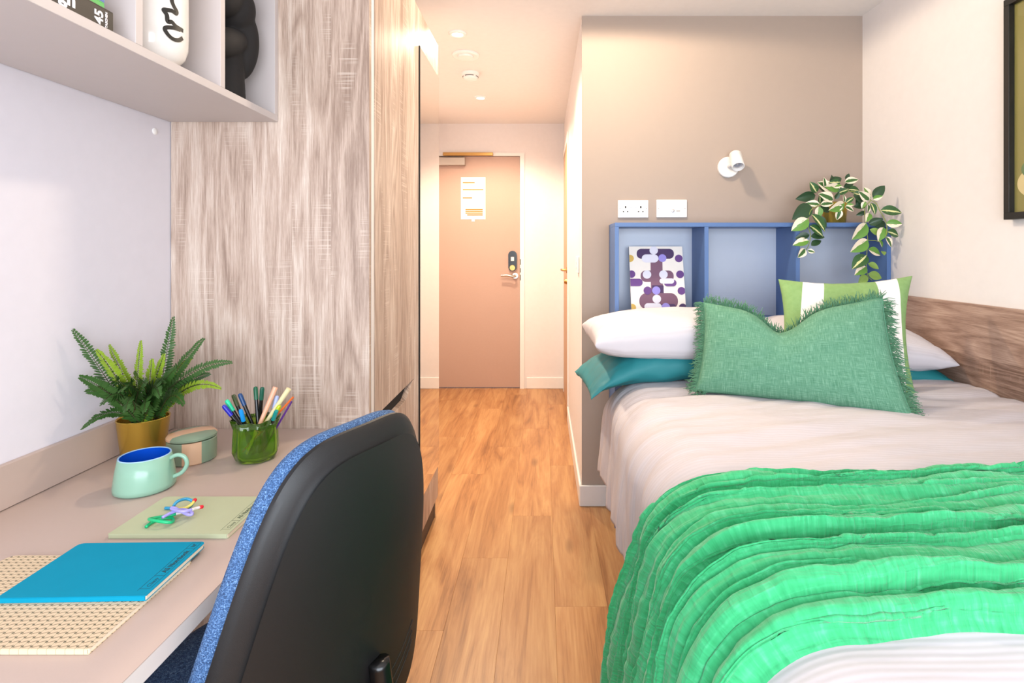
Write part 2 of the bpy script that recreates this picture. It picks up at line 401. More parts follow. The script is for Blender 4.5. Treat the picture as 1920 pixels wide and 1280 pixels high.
# skirting
def skirt(name, *a): struct(bx(*a, bev=.003).build(name, 'trim_white'))
skirt('baseboard_bed', XH-.012, .316, YB-.014, YB-.001, 0, .10)
skirt('baseboard_hall', XH-.013, XH-.001, YB-.001, D2a-.06, 0, .10)
skirt('baseboard_end', DX1+.06, XH-.001, YE-.013, YE-.001, 0, .10)
skirt('baseboard_left', XL+.001, XL+.013, 2.60, YE-.014, 0, .10)
# entrance door
d1 = struct(empty('door_1', ((DX0+DX1)/2, YE+.03, 0)))
leaf = bx(DX0+.004, DX1-.001, YE+.012, YE+.056, .008, DZ, bev=.002).build('leaf', 'door_taupe', d1)
f = MB().box(DX1, DX1+.04, YE-.008, YE+.06, 0, DZ+.03).box(DX0-.018, DX0+.002, YE-.008, YE+.06, 0, DZ+.03).box(DX0, DX1, YE-.008, YE+.06, DZ+.002, DZ+.03)
f.build('door_frame', 'trim_white', d1)
hy = YE+.012
hx, hz = (966-VX)/209.8, CAMZ-(517-VY)/209.8
h = MB().lathe((hx, hy-.012, hz), [(.026, 0), (.026, .012)], 24, axis=(0, 1, 0)); h.tube([(hx, hy-.01, hz), (hx, hy-.05, hz), (hx-.02, hy-.055, hz-.005), (hx-.06, hy-.052, hz+.006), (hx-.125, hy-.05, hz+.004)], [.011, .011, .011, .010, .009], 10)
h.build('handle', 'metal_brushed', leaf, smooth=True)
lx, lz0, lz1 = (961-VX)/209.8, CAMZ-(508-VY)/209.8, CAMZ-(470-VY)/209.8
pts = []
for i in range(24):
    a = 2*math.pi*i/24; pts.append((lx+.038*math.cos(a), (lz1-.038 if math.sin(a) >= 0 else lz0+.038)+.038*math.sin(a)))
lk = MB().prism(pts, lambda a, b, t: Vector((a, hy-t, b)), 0, .022).build('card_lock', 'black_gloss', leaf)
bx(lx-.014, lx+.014, hy-.0245, hy-.022, lz1-.09, lz1-.055, bev=.001).build('reader', 'paper_white', lk)
MB().lathe((lx, hy-.04, lz0+.03), [(.024, 0), (.026, .018)], 20, axis=(0, 1, 0)).build('thumbturn', 'metal_brass', lk, smooth=True)
MB().box(DX1+.0005, DX1+.006, YE-.010, YE-.0085, hz+.10, hz+.15).box(DX1+.0005, DX1+.006, YE-.010, YE-.0085, hz+.03, hz+.07).box(DX1+.0005, DX1+.006, YE-.010, YE-.0085, hz-.04, hz+.01).build('strike_plate', 'dark_gap', d1)
c0 = (873-VX)/209.8
bx(c0-.29, c0, hy-.055, hy-.0005, CAMZ+(VY-311)/209.8, CAMZ+(VY-296)/209.8, bev=.004).build('door_closer', 'metal_brushed', leaf)
bx((832-VX)/209.8, (925-VX)/209.8, YE-.045, YE-.009, CAMZ+(VY-293)/209.8, CAMZ+(VY-287)/209.8, bev=.003).build('closer_rail', 'metal_brass', d1)
# notice on the door
nx0, nx1, nz0, nz1 = (864-VX)/209.8, (910-VX)/209.8, CAMZ-(411-VY)/209.8, CAMZ-(332-VY)/209.8
nt = tag(bx(nx0, nx1, hy-.0035, hy-.0008, nz0, nz1).box((nx0+nx1)/2-.014, (nx0+nx1)/2+.014, hy-.004, hy-.0008, nz0-.02, nz0+.006).build('notice', 'paper_white'), 'white printed notice with orange bars on the taupe entrance door', 'notice')
pr = MB(); W = nx1-nx0; H = nz1-nz0
for (u0, u1, v) in ((.07, .56, .13), (.07, .92, .295), (.07, .46, .49), (.18, .89, .765), (.18, .89, .808), (.18, .89, .851), (.25, .89, .895)):
    bx(nx0+u0*W, nx0+u1*W, hy-.0042, hy-.0036, nz1-(v+.013)*H, nz1-(v-.013)*H).build('print_bar', 'paper_orange', nt)
pr = MB()
for v, u1 in ((.05, .55), (.09, .4), (.18, .7), (.21, .62), (.24, .66), (.35, .75), (.38, .5), (.41, .72), (.44, .6), (.55, .5), (.58, .7), (.61, .66), (.65, .7), (.69, .4)): pr.box(nx0+.1*W, nx0+u1*W, hy-.0042, hy-.0036, nz1-(v+.003)*H, nz1-(v-.003)*H)
pr.build('print_lines', 'paper_grey', nt)['kind'] = 'stuff'
# bathroom door in the hall wall
d2 = struct(empty('door_2', (XH+.03, (D2a+D2b)/2, 0)))
lf2 = bx(XH-.006, XH+.04, D2a+.004, D2b-.004, .006, 2.04, bev=.002).build('leaf', 'door_warm', d2)
MB().box(XH-.010, XH+.06, D2a-.05, D2a, 0, 2.10).box(XH-.010, XH+.06, D2b, D2b+.05, 0, 2.10).box(XH-.010, XH+.06, D2a, D2b, 2.042, 2.10).build('door_frame', 'trim_white', d2)
g = MB().lathe((XH-.013, D2a+.08, 1.085), [(.024, 0), (.024, .008)], 20, axis=(1, 0, 0)); g.tube([(XH+.008, D2a+.08, 1.085), (XH-.04, D2a+.08, 1.085), (XH-.045, D2a+.11, 1.085), (XH-.045, D2a+.2, 1.085)], .009, 10)
g.build('handle', 'metal_brass', lf2, smooth=True)
MB().lathe((XH-.029, D2a+.08, 1.0), [(.014, 0), (.02, .012), (.022, .024)], 16, axis=(1, 0, 0)).build('thumbturn', 'metal_brass', lf2, smooth=True)
sw = tag(bx(XH-.013, XH-.001, 2.84, 2.95, 1.115, 1.20, bev=.002).build('light_switch', 'plastic_white'), 'white light switch on the hall wall beside the grey wall', 'light switch')
bx(XH-.017, XH-.013, 2.868, 2.922, 1.14, 1.175, bev=.001).build('rocker', 'plastic_white', sw)
# ceiling fittings
DL = ['white recessed ceiling spotlight nearest the wardrobe, glowing warm', 'white recessed ceiling spotlight nearest the entrance door, glowing warm', 'white recessed ceiling spotlight above the bed']
for i, (x, y, p) in enumerate(DOWN):
    r = tag(empty('ceiling_spotlight', (x, y, CEIL-.012)), DL[i], 'light', 'recessed ceiling spotlights')
    MB().lathe((x, y, CEIL-.010), [(.030, 0), (.042, 0), (.046, .004), (.046, .0098), (.030, .0098)], 32, close=True).build('rim', 'plastic_white', r, smooth=True)
    MB().lathe((x, y, CEIL-.006), [(.0, 0), (.030, 0), (.030, .004)], 32).build('lamp', 'lamp_glow', r)
    spot('spotlight_beam', (x, y, CEIL-.03), p, WARM, *((150, .5) if i != 2 else (178, .12, .06)))
r = tag(empty('ceiling_vent', (-.447, 3.177, CEIL-.02)), 'round white extractor vent in the hall ceiling', 'vent')
MB().lathe((-.447, 3.177, CEIL-.014), [(.045, .004), (.07, 0), (.078, .006), (.078, .0135)], 40, close=True).build('rim', 'plastic_white', r, smooth=True)
MB().lathe((-.447, 3.177, CEIL-.022), [(.0, 0), (.04, .002), (.044, .010), (.044, .0215)], 40).build('cone', 'plastic_white', r, smooth=True)
r = tag(empty('smoke_detector', (-.463, 3.51, CEIL-.05)), 'white round smoke detector on the hall ceiling', 'smoke detector')
MB().lathe((-.463, 3.51, CEIL-.048), [(0, 0), (.022, 0), (.042, .008), (.048, .02), (.048, .026), (.055, .030), (.058, .0475)], 40).build('housing', 'plastic_white', r, smooth=True)
for k in range(4):
    a0 = k*math.pi/2+.15-math.pi/2*1.5
    MB().tube([(-.463+.0485*math.cos(a0+j*.13), 3.51+.0485*math.sin(a0+j*.13), CEIL-.026) for j in range(10)], .0022, 6).build('slot', 'dark_gap', r)

# ============================================================ WARDROBE
WF, WY0, WY1, WT = -.489, 1.547, 2.56, 2.185
wr = tag(empty('wardrobe', (-.77, 2.05, 0)), 'tall oak wardrobe with mirror strip and wide side panel beside the desk', 'wardrobe')
bx(XL+.002, WF, WY0, WY0+.018, 0, WT, bev=.001).build('side_panel', 'oak_vertical', wr)
bx(XL+.002, WF-.006, WY0+.018, WY0+.024, 0, WT).build('shadow_gap', 'dark_gap', wr)
bx(XL+.002, WF-.001, WY0+.024, WY0+.047, .0, WT, bev=.0008).build('filler_strip', 'laminate_edge', wr)
bx(XL+.002, WF-.022, WY0+.047, WY1, .085, WT).build('carcass', 'oak_vertical', wr)
bx(XL+.002, WF-.012, WY0+.047, WY1, 0.0, .085).build('plinth', 'plinth_dark', wr)
bx(WF-.012, WF-.008, WY1-.03, WY1-.012, .002, .084).build('plinth_clip', 'metal_brushed', wr)
ya, yb, yc = WY0+.049, 2.088, WY1
bx(WF-.019, WF, ya, yb, .745, WT, bev=.001).build('door', 'oak_vertical', wr)
db = bx(WF-.019, WF, yb+.004, yc, .09, WT, bev=.001).build('door', 'oak_vertical', wr)
mr = bx(WF+.0002, WF+.005, 2.165, yc-.002, .238, 2.035).build('mirror', 'mirror_glass', db)
bx(WF+.0002, WF+.0056, 2.160, 2.165, .236, 2.037).build('mirror_edge', 'dark_gap', db)
# drawers: top one has a scooped grip along its upper edge
def df(z0, z1, scoop):
    if scoop: p = [(ya, z0), (yb, z0), (yb, z1), (yb-.03, z1), (yb-.13, z1-.045), (ya+.13, z1-.045), (ya+.03, z1), (ya, z1)]
    else: p = [(ya, z0), (yb, z0), (yb, z1), (ya, z1)]
    return MB().prism(p, lambda a, b, t: Vector((WF-t, a, b)), 0, .019).build('drawer', 'oak_vertical', wr)
dr = df(.52, .742, True); bx(WF-.0215, WF-.0195, ya+.02, yb-.02, .68, .744).build('grip_recess', 'dark_gap', dr)
df(.30, .517, False); df(.09, .297, False)

# ============================================================ DESK
DT, DF = .73, -.485
dk = tag(empty('desk', (-.77, .65, 0)), 'beige laminate desk top fixed along the lilac wall', 'desk')
pts = [(XL+.002, WY0-.002), (XL+.002, -.55), (DF-.06, -.55), (DF-.02, -.53), (DF-.004, -.49)]+[(DF-.012*math.sin(math.pi*min(1, max(0, (y+.3)/1.1)))**2, y) for y in [i*.05-.3 for i in range(24)]]+[(DF, WY0-.002)]
pts = [p for i, p in enumerate(pts) if i == 0 or (Vector(p)-Vector(pts[i-1])).length > .004]
MB().prism(pts, lambda a, b, t: Vector((a, b, t)), DT-.0012, DT).build('desktop', 'laminate_beige', dk)
MB().prism([(p[0], p[1]) for p in pts], lambda a, b, t: Vector((a, b, t)), DT-.026, DT-.0012).build('edge_band', 'laminate_edge', dk)
bx(XL+.001, XL+.013, -.55, WY0-.002, DT+.0015, DT+.087, bev=.001).build('upstand', 'laminate_beige', dk)
bx(XL+.02, DF-.10, -.53, -.505, 0, DT-.026).build('leg_panel', 'laminate_edge', dk)
bx(XL+.002, XL+.02, -.50, WY0-.002, DT-.12, DT-.026).build('wall_batten', 'laminate_edge', dk)
tag(MB().lathe((XL, 1.485, CAMZ+(VY-246)/FPX*1.485), [(.009, 0), (.009, .002), (.006, .004), (0, .0045)], 20, axis=(1, 0, 0)).build('screw_cap', 'plastic_white', smooth=True), 'small white screw cap on the lilac wall under the shelf', 'screw cap')

# ============================================================ WALL SHELF
SF, SZ, SYE, SYS, ST = -.745, 1.592, 1.545, .21, 1.975
sh = tag(empty('wall_shelf', (-.9, .9, SZ)), 'pale grey box shelf above the desk with open compartments', 'shelf')
T = .018
bx(XL+.002, SF, SYS, SYE, SZ, SZ+T, bev=.0008).build('bottom_board', 'shelf_white', sh)
bx(XL+.002, SF, SYS, SYE, ST-T, ST, bev=.0008).build('top_board', 'shelf_white', sh)
bx(XL+.002, XL+.008, SYS, SYE, SZ+T, ST-T).build('back_board', 'shelf_white', sh)
bx(XL+.008, SF, SYE-T, SYE, SZ+T, ST-T, bev=.0006).build('end_board', 'shelf_white', sh)
bx(XL+.008, SF, SYS, SYS+T, SZ+T, ST-T, bev=.0006).build('end_board', 'shelf_white', sh)
for y in (.475, .74, 1.005, 1.27): bx(XL+.008, SF, y, y+T, SZ+T, ST-T, bev=.0006).build('divider', 'shelf_white', sh)
SB = SZ+T
# books lying flat
def flatbook(name, x0, x1, y0, y1, z0, z1, mat, label):
    r = tag(empty(name, ((x0+x1)/2, (y0+y1)/2, z0)), label, 'book', 'books lying on the wall shelf')
    c = MB().box(x0, x1, y0, y1, z0, z0+.0022, bev=.0004).box(x0, x1, y0, y1, z1-.0022, z1, bev=.0004).box(x1-.0022, x1, y0, y1, z0+.0022, z1-.0022)
    cv = c.build('cover', mat, r)
    bx(x0+.004, x1-.0024, y0+.004, y1-.004, z0+.0023, z1-.0023).build('pages', 'paper', r); return r, cv
b1, c1 = flatbook('book', -.93, -.752, .765, .961, SB+.0003, SB+.036, 'book_black', 'thick black book with white lettering at the bottom of the shelf pile')
text('lettering', 'gn', .033, (-.7517, .853, SB+.010), (0, 1, 0), (0, 0, 1), 'ink_white', c1, bold=.0012)
text('lettering', '45', .024, (-.7517, .938, SB+.004), (0, 0, 1), (0, -1, 0), 'ink_white', c1, bold=.0006)
text('lettering', 'TASCHEN', .0062, (-.7517, .948, SB+.003), (0, 0, 1), (0, -1, 0), 'ink_white', c1, bold=.0002)
b2, c2 = flatbook('book', -.925, -.757, .80, .948, SB+.0363, SB+.0475, 'book_green', 'thin green book between the black and blue books')
b3, c3 = flatbook('book', -.92, -.760, .80, .952, SB+.0478, SB+.068, 'book_blue', 'blue book on top of the thin green book')
# vase
vc = (-.815, 1.142, SB+.0003); VR = .066
vprof = [(0, 0), (.040, 0), (.043, .003), (.043, .009), (.050, .014), (.060, .026), (.0655, .044), (.0665, .07), (.0665, .26), (.062, .285), (.045, .305), (.036, .318), (.036, .335), (.040, .343), (.036, .343), (.031, .334), (.031, .318), (.04, .30)]
vs_ = tag(empty('vase', vc), 'white glazed vase with a black squiggle in the shelf middle', 'vase')
MB().lathe(vc, vprof, 64).build('body', 'vase_white', vs_, smooth='all')
def vpt(px, py):
    # intersect the photo ray with the vase cylinder
    d = Vector(((px-VX)/FPX, 1, -(py-VY)/FPX)); a = d.x**2+d.y**2; b = -2*(d.x*vc[0]+d.y*vc[1]); c = vc[0]**2+vc[1]**2-(.0672)**2
    disc = max(0, b*b-4*a*c); t = (-b-math.sqrt(disc))/(2*a); return Vector((0, 0, CAMZ))+d*t
def squig(pts, wd):
    P = bez([vpt(250+x*.1875, y*.1875) for x, y in pts], 8); mb = MB(); L = []
    for i, p in enumerate(P):
        n = Vector((p.x-vc[0], p.y-vc[1], 0)).normalized(); d = (P[min(i+1, len(P)-1)]-P[max(0, i-1)]).normalized(); sd = n.cross(d).normalized()
        for e in (-1, 1): 
            q = p+sd*wd*e; r = Vector((q.x-vc[0], q.y-vc[1], 0)).normalized()*.0672; L.append(Vector((vc[0]+r.x, vc[1]+r.y, q.z)))
    mb.add(L, [[2*i, 2*i+1, 2*i+3, 2*i+2] for i in range(len(P)-1)]); return mb
mb = squig([(395, -60), (385, 0), (405, 60), (435, 115), (425, 135), (390, 110), (345, 100), (305, 100), (335, 150), (345, 215), (385, 220), (430, 265), (500, 310)], .0042)
m2 = squig([(470, 300), (400, 278), (330, 275), (318, 300), (360, 360), (410, 395), (460, 400), (495, 380)], .0040); mb.add(m2.v, m2.f)
mb.build('squiggle', 'ink_black', vs_, smooth='all', fixn=False)
# black figure: blended rounded volumes
def blob_mesh(name, parts, mat, vox=.004):
    bm = bmesh.new()
    for (c, r, rot) in parts:
        mt = Matrix.Translation(Vector(c)) @ Matrix.Rotation(rot[1], 4, rot[0]) @ Matrix.Diagonal((*r, 1))
        bmesh.ops.create_icosphere(bm, subdivisions=4, radius=1, matrix=mt)
    me = bpy.data.meshes.new(name); bm.to_mesh(me); bm.free()
    o = bpy.data.objects.new(name+'_tmp', me); COL.objects.link(o)
    m = o.modifiers.new('r', 'REMESH'); m.mode = 'VOXEL'; m.voxel_size = vox
    s_ = o.modifiers.new('s', 'SMOOTH'); s_.iterations = 5; s_.factor = .5
    dg = bpy.context.evaluated_depsgraph_get(); dg.update(); e = bpy.data.meshes.new_from_object(o.evaluated_get(dg))
    mb = MB().add([(v.co.x, v.co.y, max(v.co.z, SB+.0004)) for v in e.vertices], [list(p.vertices) for p in e.polygons]); bpy.data.objects.remove(o)
    return mb.build(name, mat, smooth='all')
fx, fy, z0 = -.815, 1.405, SB
parts = []
for i in range(11): parts.append(((fx, fy+.004*i/8, z0-.01+.015*i), (.050-.001*i, .052-.0012*i, .035), ('Z', 0)))
parts += [((fx+.016, fy+.048, z0+.165), (.044, .040, .098), ('X', -.10)), ((fx+.004, fy+.024, z0+.25), (.058, .055, .068), ('Z', 0)),
          ((fx+.018, fy-.030, z0+.142), (.040, .082, .036), ('X', .42)), ((fx+.012, fy-.035, z0+.265), (.046, .060, .060), ('X', .3)), ((fx, fy, z0+.315), (.034, .036, .035), ('Z', 0))]
fg = tag(blob_mesh('figurine', parts, 'black_matte'), 'black matte abstract folded figure at the end of the shelf', 'figurine')

# ============================================================ DESK THINGS
# notebooks
def notebook(name, x0, x1, y0, y1, z0, th, mat, label, rot=0, r=.008):
    cx_, cy_ = (x0+x1)/2, (y0+y1)/2
    R = Matrix.Rotation(rot, 2)
    def rr(x, y): q = R @ Vector((x-cx_, y-cy_)); return q.x+cx_, q.y+cy_
    def rect(ins, rad):
        P = []
        for (sx, sy, a0) in ((1, -1, -90), (1, 1, 0), (-1, 1, 90), (-1, -1, 180)):
            rad_ = rad if sy > 0 else .0015
            cxx = (x1-ins-rad_) if sx > 0 else (x0+ins+rad_); cyy = (y1-ins-rad_) if sy > 0 else (y0+ins+rad_)
            for k in range(6): a = math.radians(a0+k*18); P.append(rr(cxx+rad_*math.cos(a), cyy+rad_*math.sin(a)))
        return P
    g = tag(empty(name, (cx_, cy_, z0)), label, 'notebook', 'notebooks on the desk')
    f = lambda a, b, t: Vector((a, b, t))
    MB().prism(rect(.0008, r), f, z0+.0008, z0+th-.0008).build('pages', 'paper', g)
    cv = MB().prism(rect(0, r), f, z0+th-.0008, z0+th).prism(rect(0, r), f, z0, z0+.0008).build('cover', mat, g)
    sp = MB(); a = rr(x0+.002, y0-.0006); b = rr(x1-.0015, y0-.0006); a2 = rr(x0+.002, y0+.0007); b2 = rr(x1-.0015, y0+.0007)
    sp.prism([a, b, b2, a2], f, z0+.0008, z0+th-.0008); sp.build('spine', mat, g)
    return g, cv, rr
nP, cP, _ = notebook('notebook', -.862, -.562, .680, .889, DT+.0003, .007, 'cover_pattern', 'large beige patterned notebook under the teal one', r=.014)
nT, cT, rT = notebook('notebook', -.766, -.560, .770, .914, DT+.0076, .0075, 'cover_teal', 'teal notebook lying on the patterned notebook', rot=math.radians(1.5))
nS, cS, rS = notebook('notebook', -.756, -.547, .954, 1.100, DT+.0003, .008, 'cover_sage', 'pale sage green notebook under the bendy pencils')
def nbtext(cv, rr, xr, y0, z, mat, rot):
    c, s_ = math.cos(rot), math.sin(rot); xd = (-s_, c, 0); yd = (-c, -s_, 0)
    def p(x, y): q = rr(x, y); return (q[0], q[1], z)
    text('lettering', 'Classy', .0085, p(xr-.0095, y0+.020), xd, yd, mat, cv, shear=.3, ext=.0001)
    text('lettering', 'A5 Notebook', .0105, p(xr-.0095, y0+.056), xd, yd, mat, cv, bold=.0004, ext=.0001)
    text('lettering', 'N°', .009, p(xr-.0095, y0+.127), xd, yd, mat, cv, bold=.0002, ext=.0001)
    o = MB()
    for (xa, xb, ya_, yb_) in ((xr-.0205, xr-.0200, y0+.012, y0+.140), (xr-.0062, xr-.0057, y0+.016, y0+.140), (xr-.0205, xr-.0057, y0+.0160, y0+.0165), (xr-.0205, xr-.0057, y0+.0475, y0+.048), (xr-.0205, xr-.0057, y0+.1225, y0+.123), (xr-.0205, xr-.0057, y0+.1395, y0+.140)):
        o.prism([rr(xa, ya_), rr(xb, ya_), rr(xb, yb_), rr(xa, yb_)], lambda a, b, t: Vector((a, b, t)), z-.00005, z+.0001)
    o.build('outline', mat, cv)
nbtext(cT, rT, -.560, .770, DT+.0152, 'ink_teal', math.radians(1.5))
nbtext(cS, rS, -.547, .954, DT+.0084, 'ink_green', 0)
# mug
mc = Vector((-.838, 1.157, DT+.0003))
mg = tag(empty('mug', mc), 'mint green stoneware mug with a bright blue inside', 'mug')
MB().lathe(mc, [(.0, 0), (.050, 0), (.0555, .004), (.0560, .012), (.0525, .04), (.0470, .070), (.0455, .0705), (.0440, .0700)], 56, close=True).build('body', 'mug_green', mg, smooth='all')
MB().lathe(mc, [(.0440, .0700), (.0465, .0600), (.049, .02), (.046, .009), (0, .008)], 56, close=True).build('inside', 'mug_blue', mg, smooth='all')
MB().lathe(mc, [(.0470, .0700), (.0465, .0714), (.0453, .0716), (.0438, .0704)], 56, close=True).build('rim', 'mug_rim', mg, smooth='all')
hd = Vector((.98, .18, 0)).normalized()
hp = bez([mc+hd*r+Vector((0, 0, z)) for r, z in ((.046, .060), (.062, .066), (.076, .060), (.080, .044), (.070, .028), (.052, .020))], 8)
mh = MB(); mh.tube(hp, .0042, 12); mh.build('handle', 'mug_green', mg, smooth='all')
# trinket box with lid
tc_ = Vector((-.842, 1.318, DT+.0003))
tb = tag(empty('trinket_box', tc_), 'round ceramic lidded box with sage and peach stripes', 'box')
MB().lathe(tc_, [(0, 0), (.049, 0), (.052, .003), (.0525, .030), (.052, .050), (.050, .052), (.047, .052), (.046, .01), (0, .008)], 56, close=True).build('body', 'box_stripe', tb, smooth=True)
MB().lathe(tc_, [(0, .0535), (.050, .0535), (.053, .0555), (.053, .0600), (.048, .0655), (.03, .0685), (0, .069)], 56, close=True).build('lid', 'lid_stripe', tb, smooth=True)
# ruffled glass pen holder
pc = Vector((-.690, 1.322, DT+.0003))
ph = tag(empty('pen_holder', pc), 'ruffled green glass tumbler full of pens', 'pen holder')
ruf = lambda a, z: 1+(.05+.9*z)*.9*math.cos(7*a+.4+z*4)*(.55 if z < .02 else 1)
oprof = [(.0, 0), (.036, 0), (.044, .004), (.049, .02), (.047, .05), (.045, .075), (.051, .097)]
iprof = [(.0485, .0975), (.042, .075), (.0435, .05), (.045, .02), (.038, .008), (0, .0072)]
MB().lathe(pc, oprof+iprof, 112, fn=ruf, close=True).build('tumbler', 'green_glass', ph, smooth='all')
# pens
PENS = [('#1414a8', (418, 759), -.02, 'p'), ('#1fd09a', (424, 749), .0, 'p'), ('#33401e', (437, 739), .02, 'p'), ('#0a3d72', (449, 737), .01, 'p'), ('#1590dc', (451, 767), -.035, 'p'),
        ('#0d5a3c', (479, 724), .02, 'p'), ('#115542', (492, 725), .0, 'p'), ('#f0b494', (517, 725), .02, 'h'), ('#a9b8e6', (520, 741), .025, 'p'), ('#e8dfae', (542, 728), .015, 'h'),
        ('#c2d414', (525, 759), .0, 'p'), ('#0b8c86', (519, 769), -.03, 'p'), ('#e2661a', (550, 744), -.005, 't'), ('#5a1f86', (547, 752), .022, 't')]
PN = ['royal blue capped', 'mint capped', 'dark olive capped', 'navy capped', 'sky blue capped', 'dark green capped, left of a pair,', 'bottle green capped, right of a pair,', 'chunky peach', 'lavender capped', 'chunky cream', 'lime capped', 'teal capped', 'thin orange', 'thin purple']
for i, (c, px, dy, kind) in enumerate(PENS):
    plain('pen_%d' % i, c, .35)
    Y = pc.y+dy; tip = at(px[0], px[1], Y)
    d0 = Vector((tip.x-pc.x, tip.y-pc.y, 0))
    ang = i*2.399; rr_ = .026*math.sqrt((i+.5)/14)
    b = Vector((pc.x-d0.x*.1+rr_*math.cos(ang), pc.y-d0.y*.1+rr_*math.sin(ang), DT+.016))
    d = (tip-b); L = d.length; d.normalize()
    nm = 'highlighter' if kind == 'h' else ('pencil' if kind == 't' else 'pen')
    g = tag(empty(nm, b), '%s %s standing in the green glass tumbler' % (PN[i], nm), nm, 'pens in the green tumbler')
    if kind == 'p':
        MB().lathe(b, [(0, 0), (.0035, .001), (.0043, .01), (.0043, L-.030)], 14, axis=d).build('barrel', 'black_gloss', g, smooth=True)
        MB().lathe(b, [(.0049, L-.032), (.0051, L-.006), (.004, L-.0015), (0, L)], 14, axis=d).build('cap', 'pen_%d' % i, g, smooth=True)
    elif kind == 'h':
        MB().lathe(b, [(0, 0), (.003, .001), (.0035, .03), (.0052, L-.07), (.0056, L-.03)], 12, axis=d).build('barrel', 'pen_%d' % i, g, smooth=True)
        MB().lathe(b, [(.0058, L-.03), (.0062, L-.001), (0, L)], 12, axis=d).build('cap', 'pen_%d' % i, g, smooth=True)
    else:
        MB().lathe(b, [(0, 0), (.0024, .006), (.0024, L-.002)], 6, axis=d).build('shaft', 'pen_%d' % i, g)
        MB().lathe(b, [(.0022, L-.002), (.0022, L), (0, L)], 6, axis=d).build('end_cap', 'pen_%d' % i, g)
# bendy pencils on the sage notebook
NZ = DT+.0086
def bendy(name, pts, label, m1, seg2, red_at=None, r=.0028):
    P = [atz(200+x*.1406, 820+y*.1406, NZ+r+h) for x, y, h in pts]; P = bez(P, 8)
    g = tag(empty(name, P[0]), label, 'pencil', 'bendy pencils on the sage notebook')
    k = int(len(P)*seg2[0])
    MB().tube(P[:k+1], r, 8).build('shaft', m1, g, smooth='all')
    MB().tube(P[k:], r*.95, 8).build('ferrule' if seg2[1] == 'ferrule_white' else 'shaft_end', seg2[1], g, smooth='all')
    d = (P[-1]-P[-3]).normalized()
    MB().lathe(P[-1], [(.0032, 0), (.0034, .006), (.0025, .0075), (0, .0078)], 10, axis=d).build('eraser', 'rubber_red', g, smooth='all')
    return g
bendy('bendy_pencil', [(525, 1190, 0), (600, 1135, 0), (720, 1085, 0), (860, 1070, .0), (890, 1105, .001), (850, 1130, .004), (730, 1120, .0078), (600, 1098, .0078), (570, 1085, .004), (650, 1070, .001), (800, 1045, .0045), (900, 1025, .0045), (960, 1005, .004), (1040, 985, .003)], 'green bendy pencil tied in a knot, nearest the front', 'bend_green', (.86, 'ferrule_white'))
bendy('bendy_pencil', [(745, 1065, .010), (860, 1005, .010), (1000, 960, .010), (1120, 985, .006), (1140, 1020, .004), (1080, 1025, .004), (960, 965, .016), (890, 935, .016), (870, 950, .014), (1000, 985, .020), (1120, 965, .018), (1180, 945, .016), (1235, 932, .014)], 'lilac and pink bendy pencil with white end, in the middle', 'bend_lilac', (.84, 'ferrule_white'))
bendy('bendy_pencil', [(780, 940, 0), (870, 945, 0), (960, 965, 0), (1060, 950, 0), (1130, 905, .003), (1145, 850, .010), (1060, 818, .016), (950, 850, .018), (895, 915, .014), (930, 945, .0078), (1030, 945, .0076), (1120, 900, .010), (1160, 855, .012)], 'blue and yellow bendy pencil looped at the back', 'bend_blue', (.66, 'bend_yellow'))
# fern
fc = Vector((-.972, 1.337, DT+.0003))
fn = tag(empty('potted_fern', fc), 'green fern in a brass coloured pot by the lilac wall', 'plant')
MB().lathe(fc, [(0, 0), (.043, 0), (.0445, .002), (.0545, .093), (.0555, .095), (.0545, .0965), (.052, .094), (.0505, .075)], 56, close=True).build('pot', 'gold', fn, smooth=True)
MB().lathe(fc, [(0, .072), (.0495, .075)], 32, close=True).build('soil', 'soil', fn)
def frond(px, py, Y, bright, arch=.06, wd=.018, n=36, side=0):
    tip = at(px, py, Y); a = Vector((fc.x+random.uniform(-.022, .022), fc.y+random.uniform(-.022, .022), fc.z+.07))
    mid = (a+tip)/2+Vector((side, 0, arch)); P = []
    N = 40
    for i in range(N+1):
        s = i/N; p = a*(1-s)**2+mid*2*s*(1-s)+tip*s*s; p.x = max(p.x, XL+.017); P.append(p)
    mb = MB().tube(P, [.0013*(1-.7*i/N) for i in range(N+1)], 5); mb.cm = 1
    view = Vector((0, -1, .35)).normalized()
    for k in range(n):
        s = .12+.88*k/n; i = min(int(s*N), N-1); p = P[i]; d = (P[i+1]-P[i]).normalized()
        side_v = d.cross(view).normalized(); nrm = side_v.cross(d).normalized()
        L = 1.15*wd*(math.sin(math.pi*(.18+.80*s))**.7)*random.uniform(.9, 1.1); wl = .0038
        for e in (-1, 1):
            dirv = (side_v*e+d*.35-nrm*random.uniform(0, .35)).normalized(); q = p+d*wl*.3*e
            pts = [q, q+dirv*L*.35+d*wl, q+dirv*L*.8+d*wl*.8, q+dirv*L, q+dirv*L*.75-d*wl*.55, q+dirv*L*.3-d*wl*.8]
            for qq in pts: qq.x = max(qq.x, XL+.0145)
            mb.add(pts, [[0, 1, 2, 3, 4, 5]])
    mb.build('frond', ['fern_stem', 'fern_bright' if bright else 'fern_dark'], fn, fixn=False)
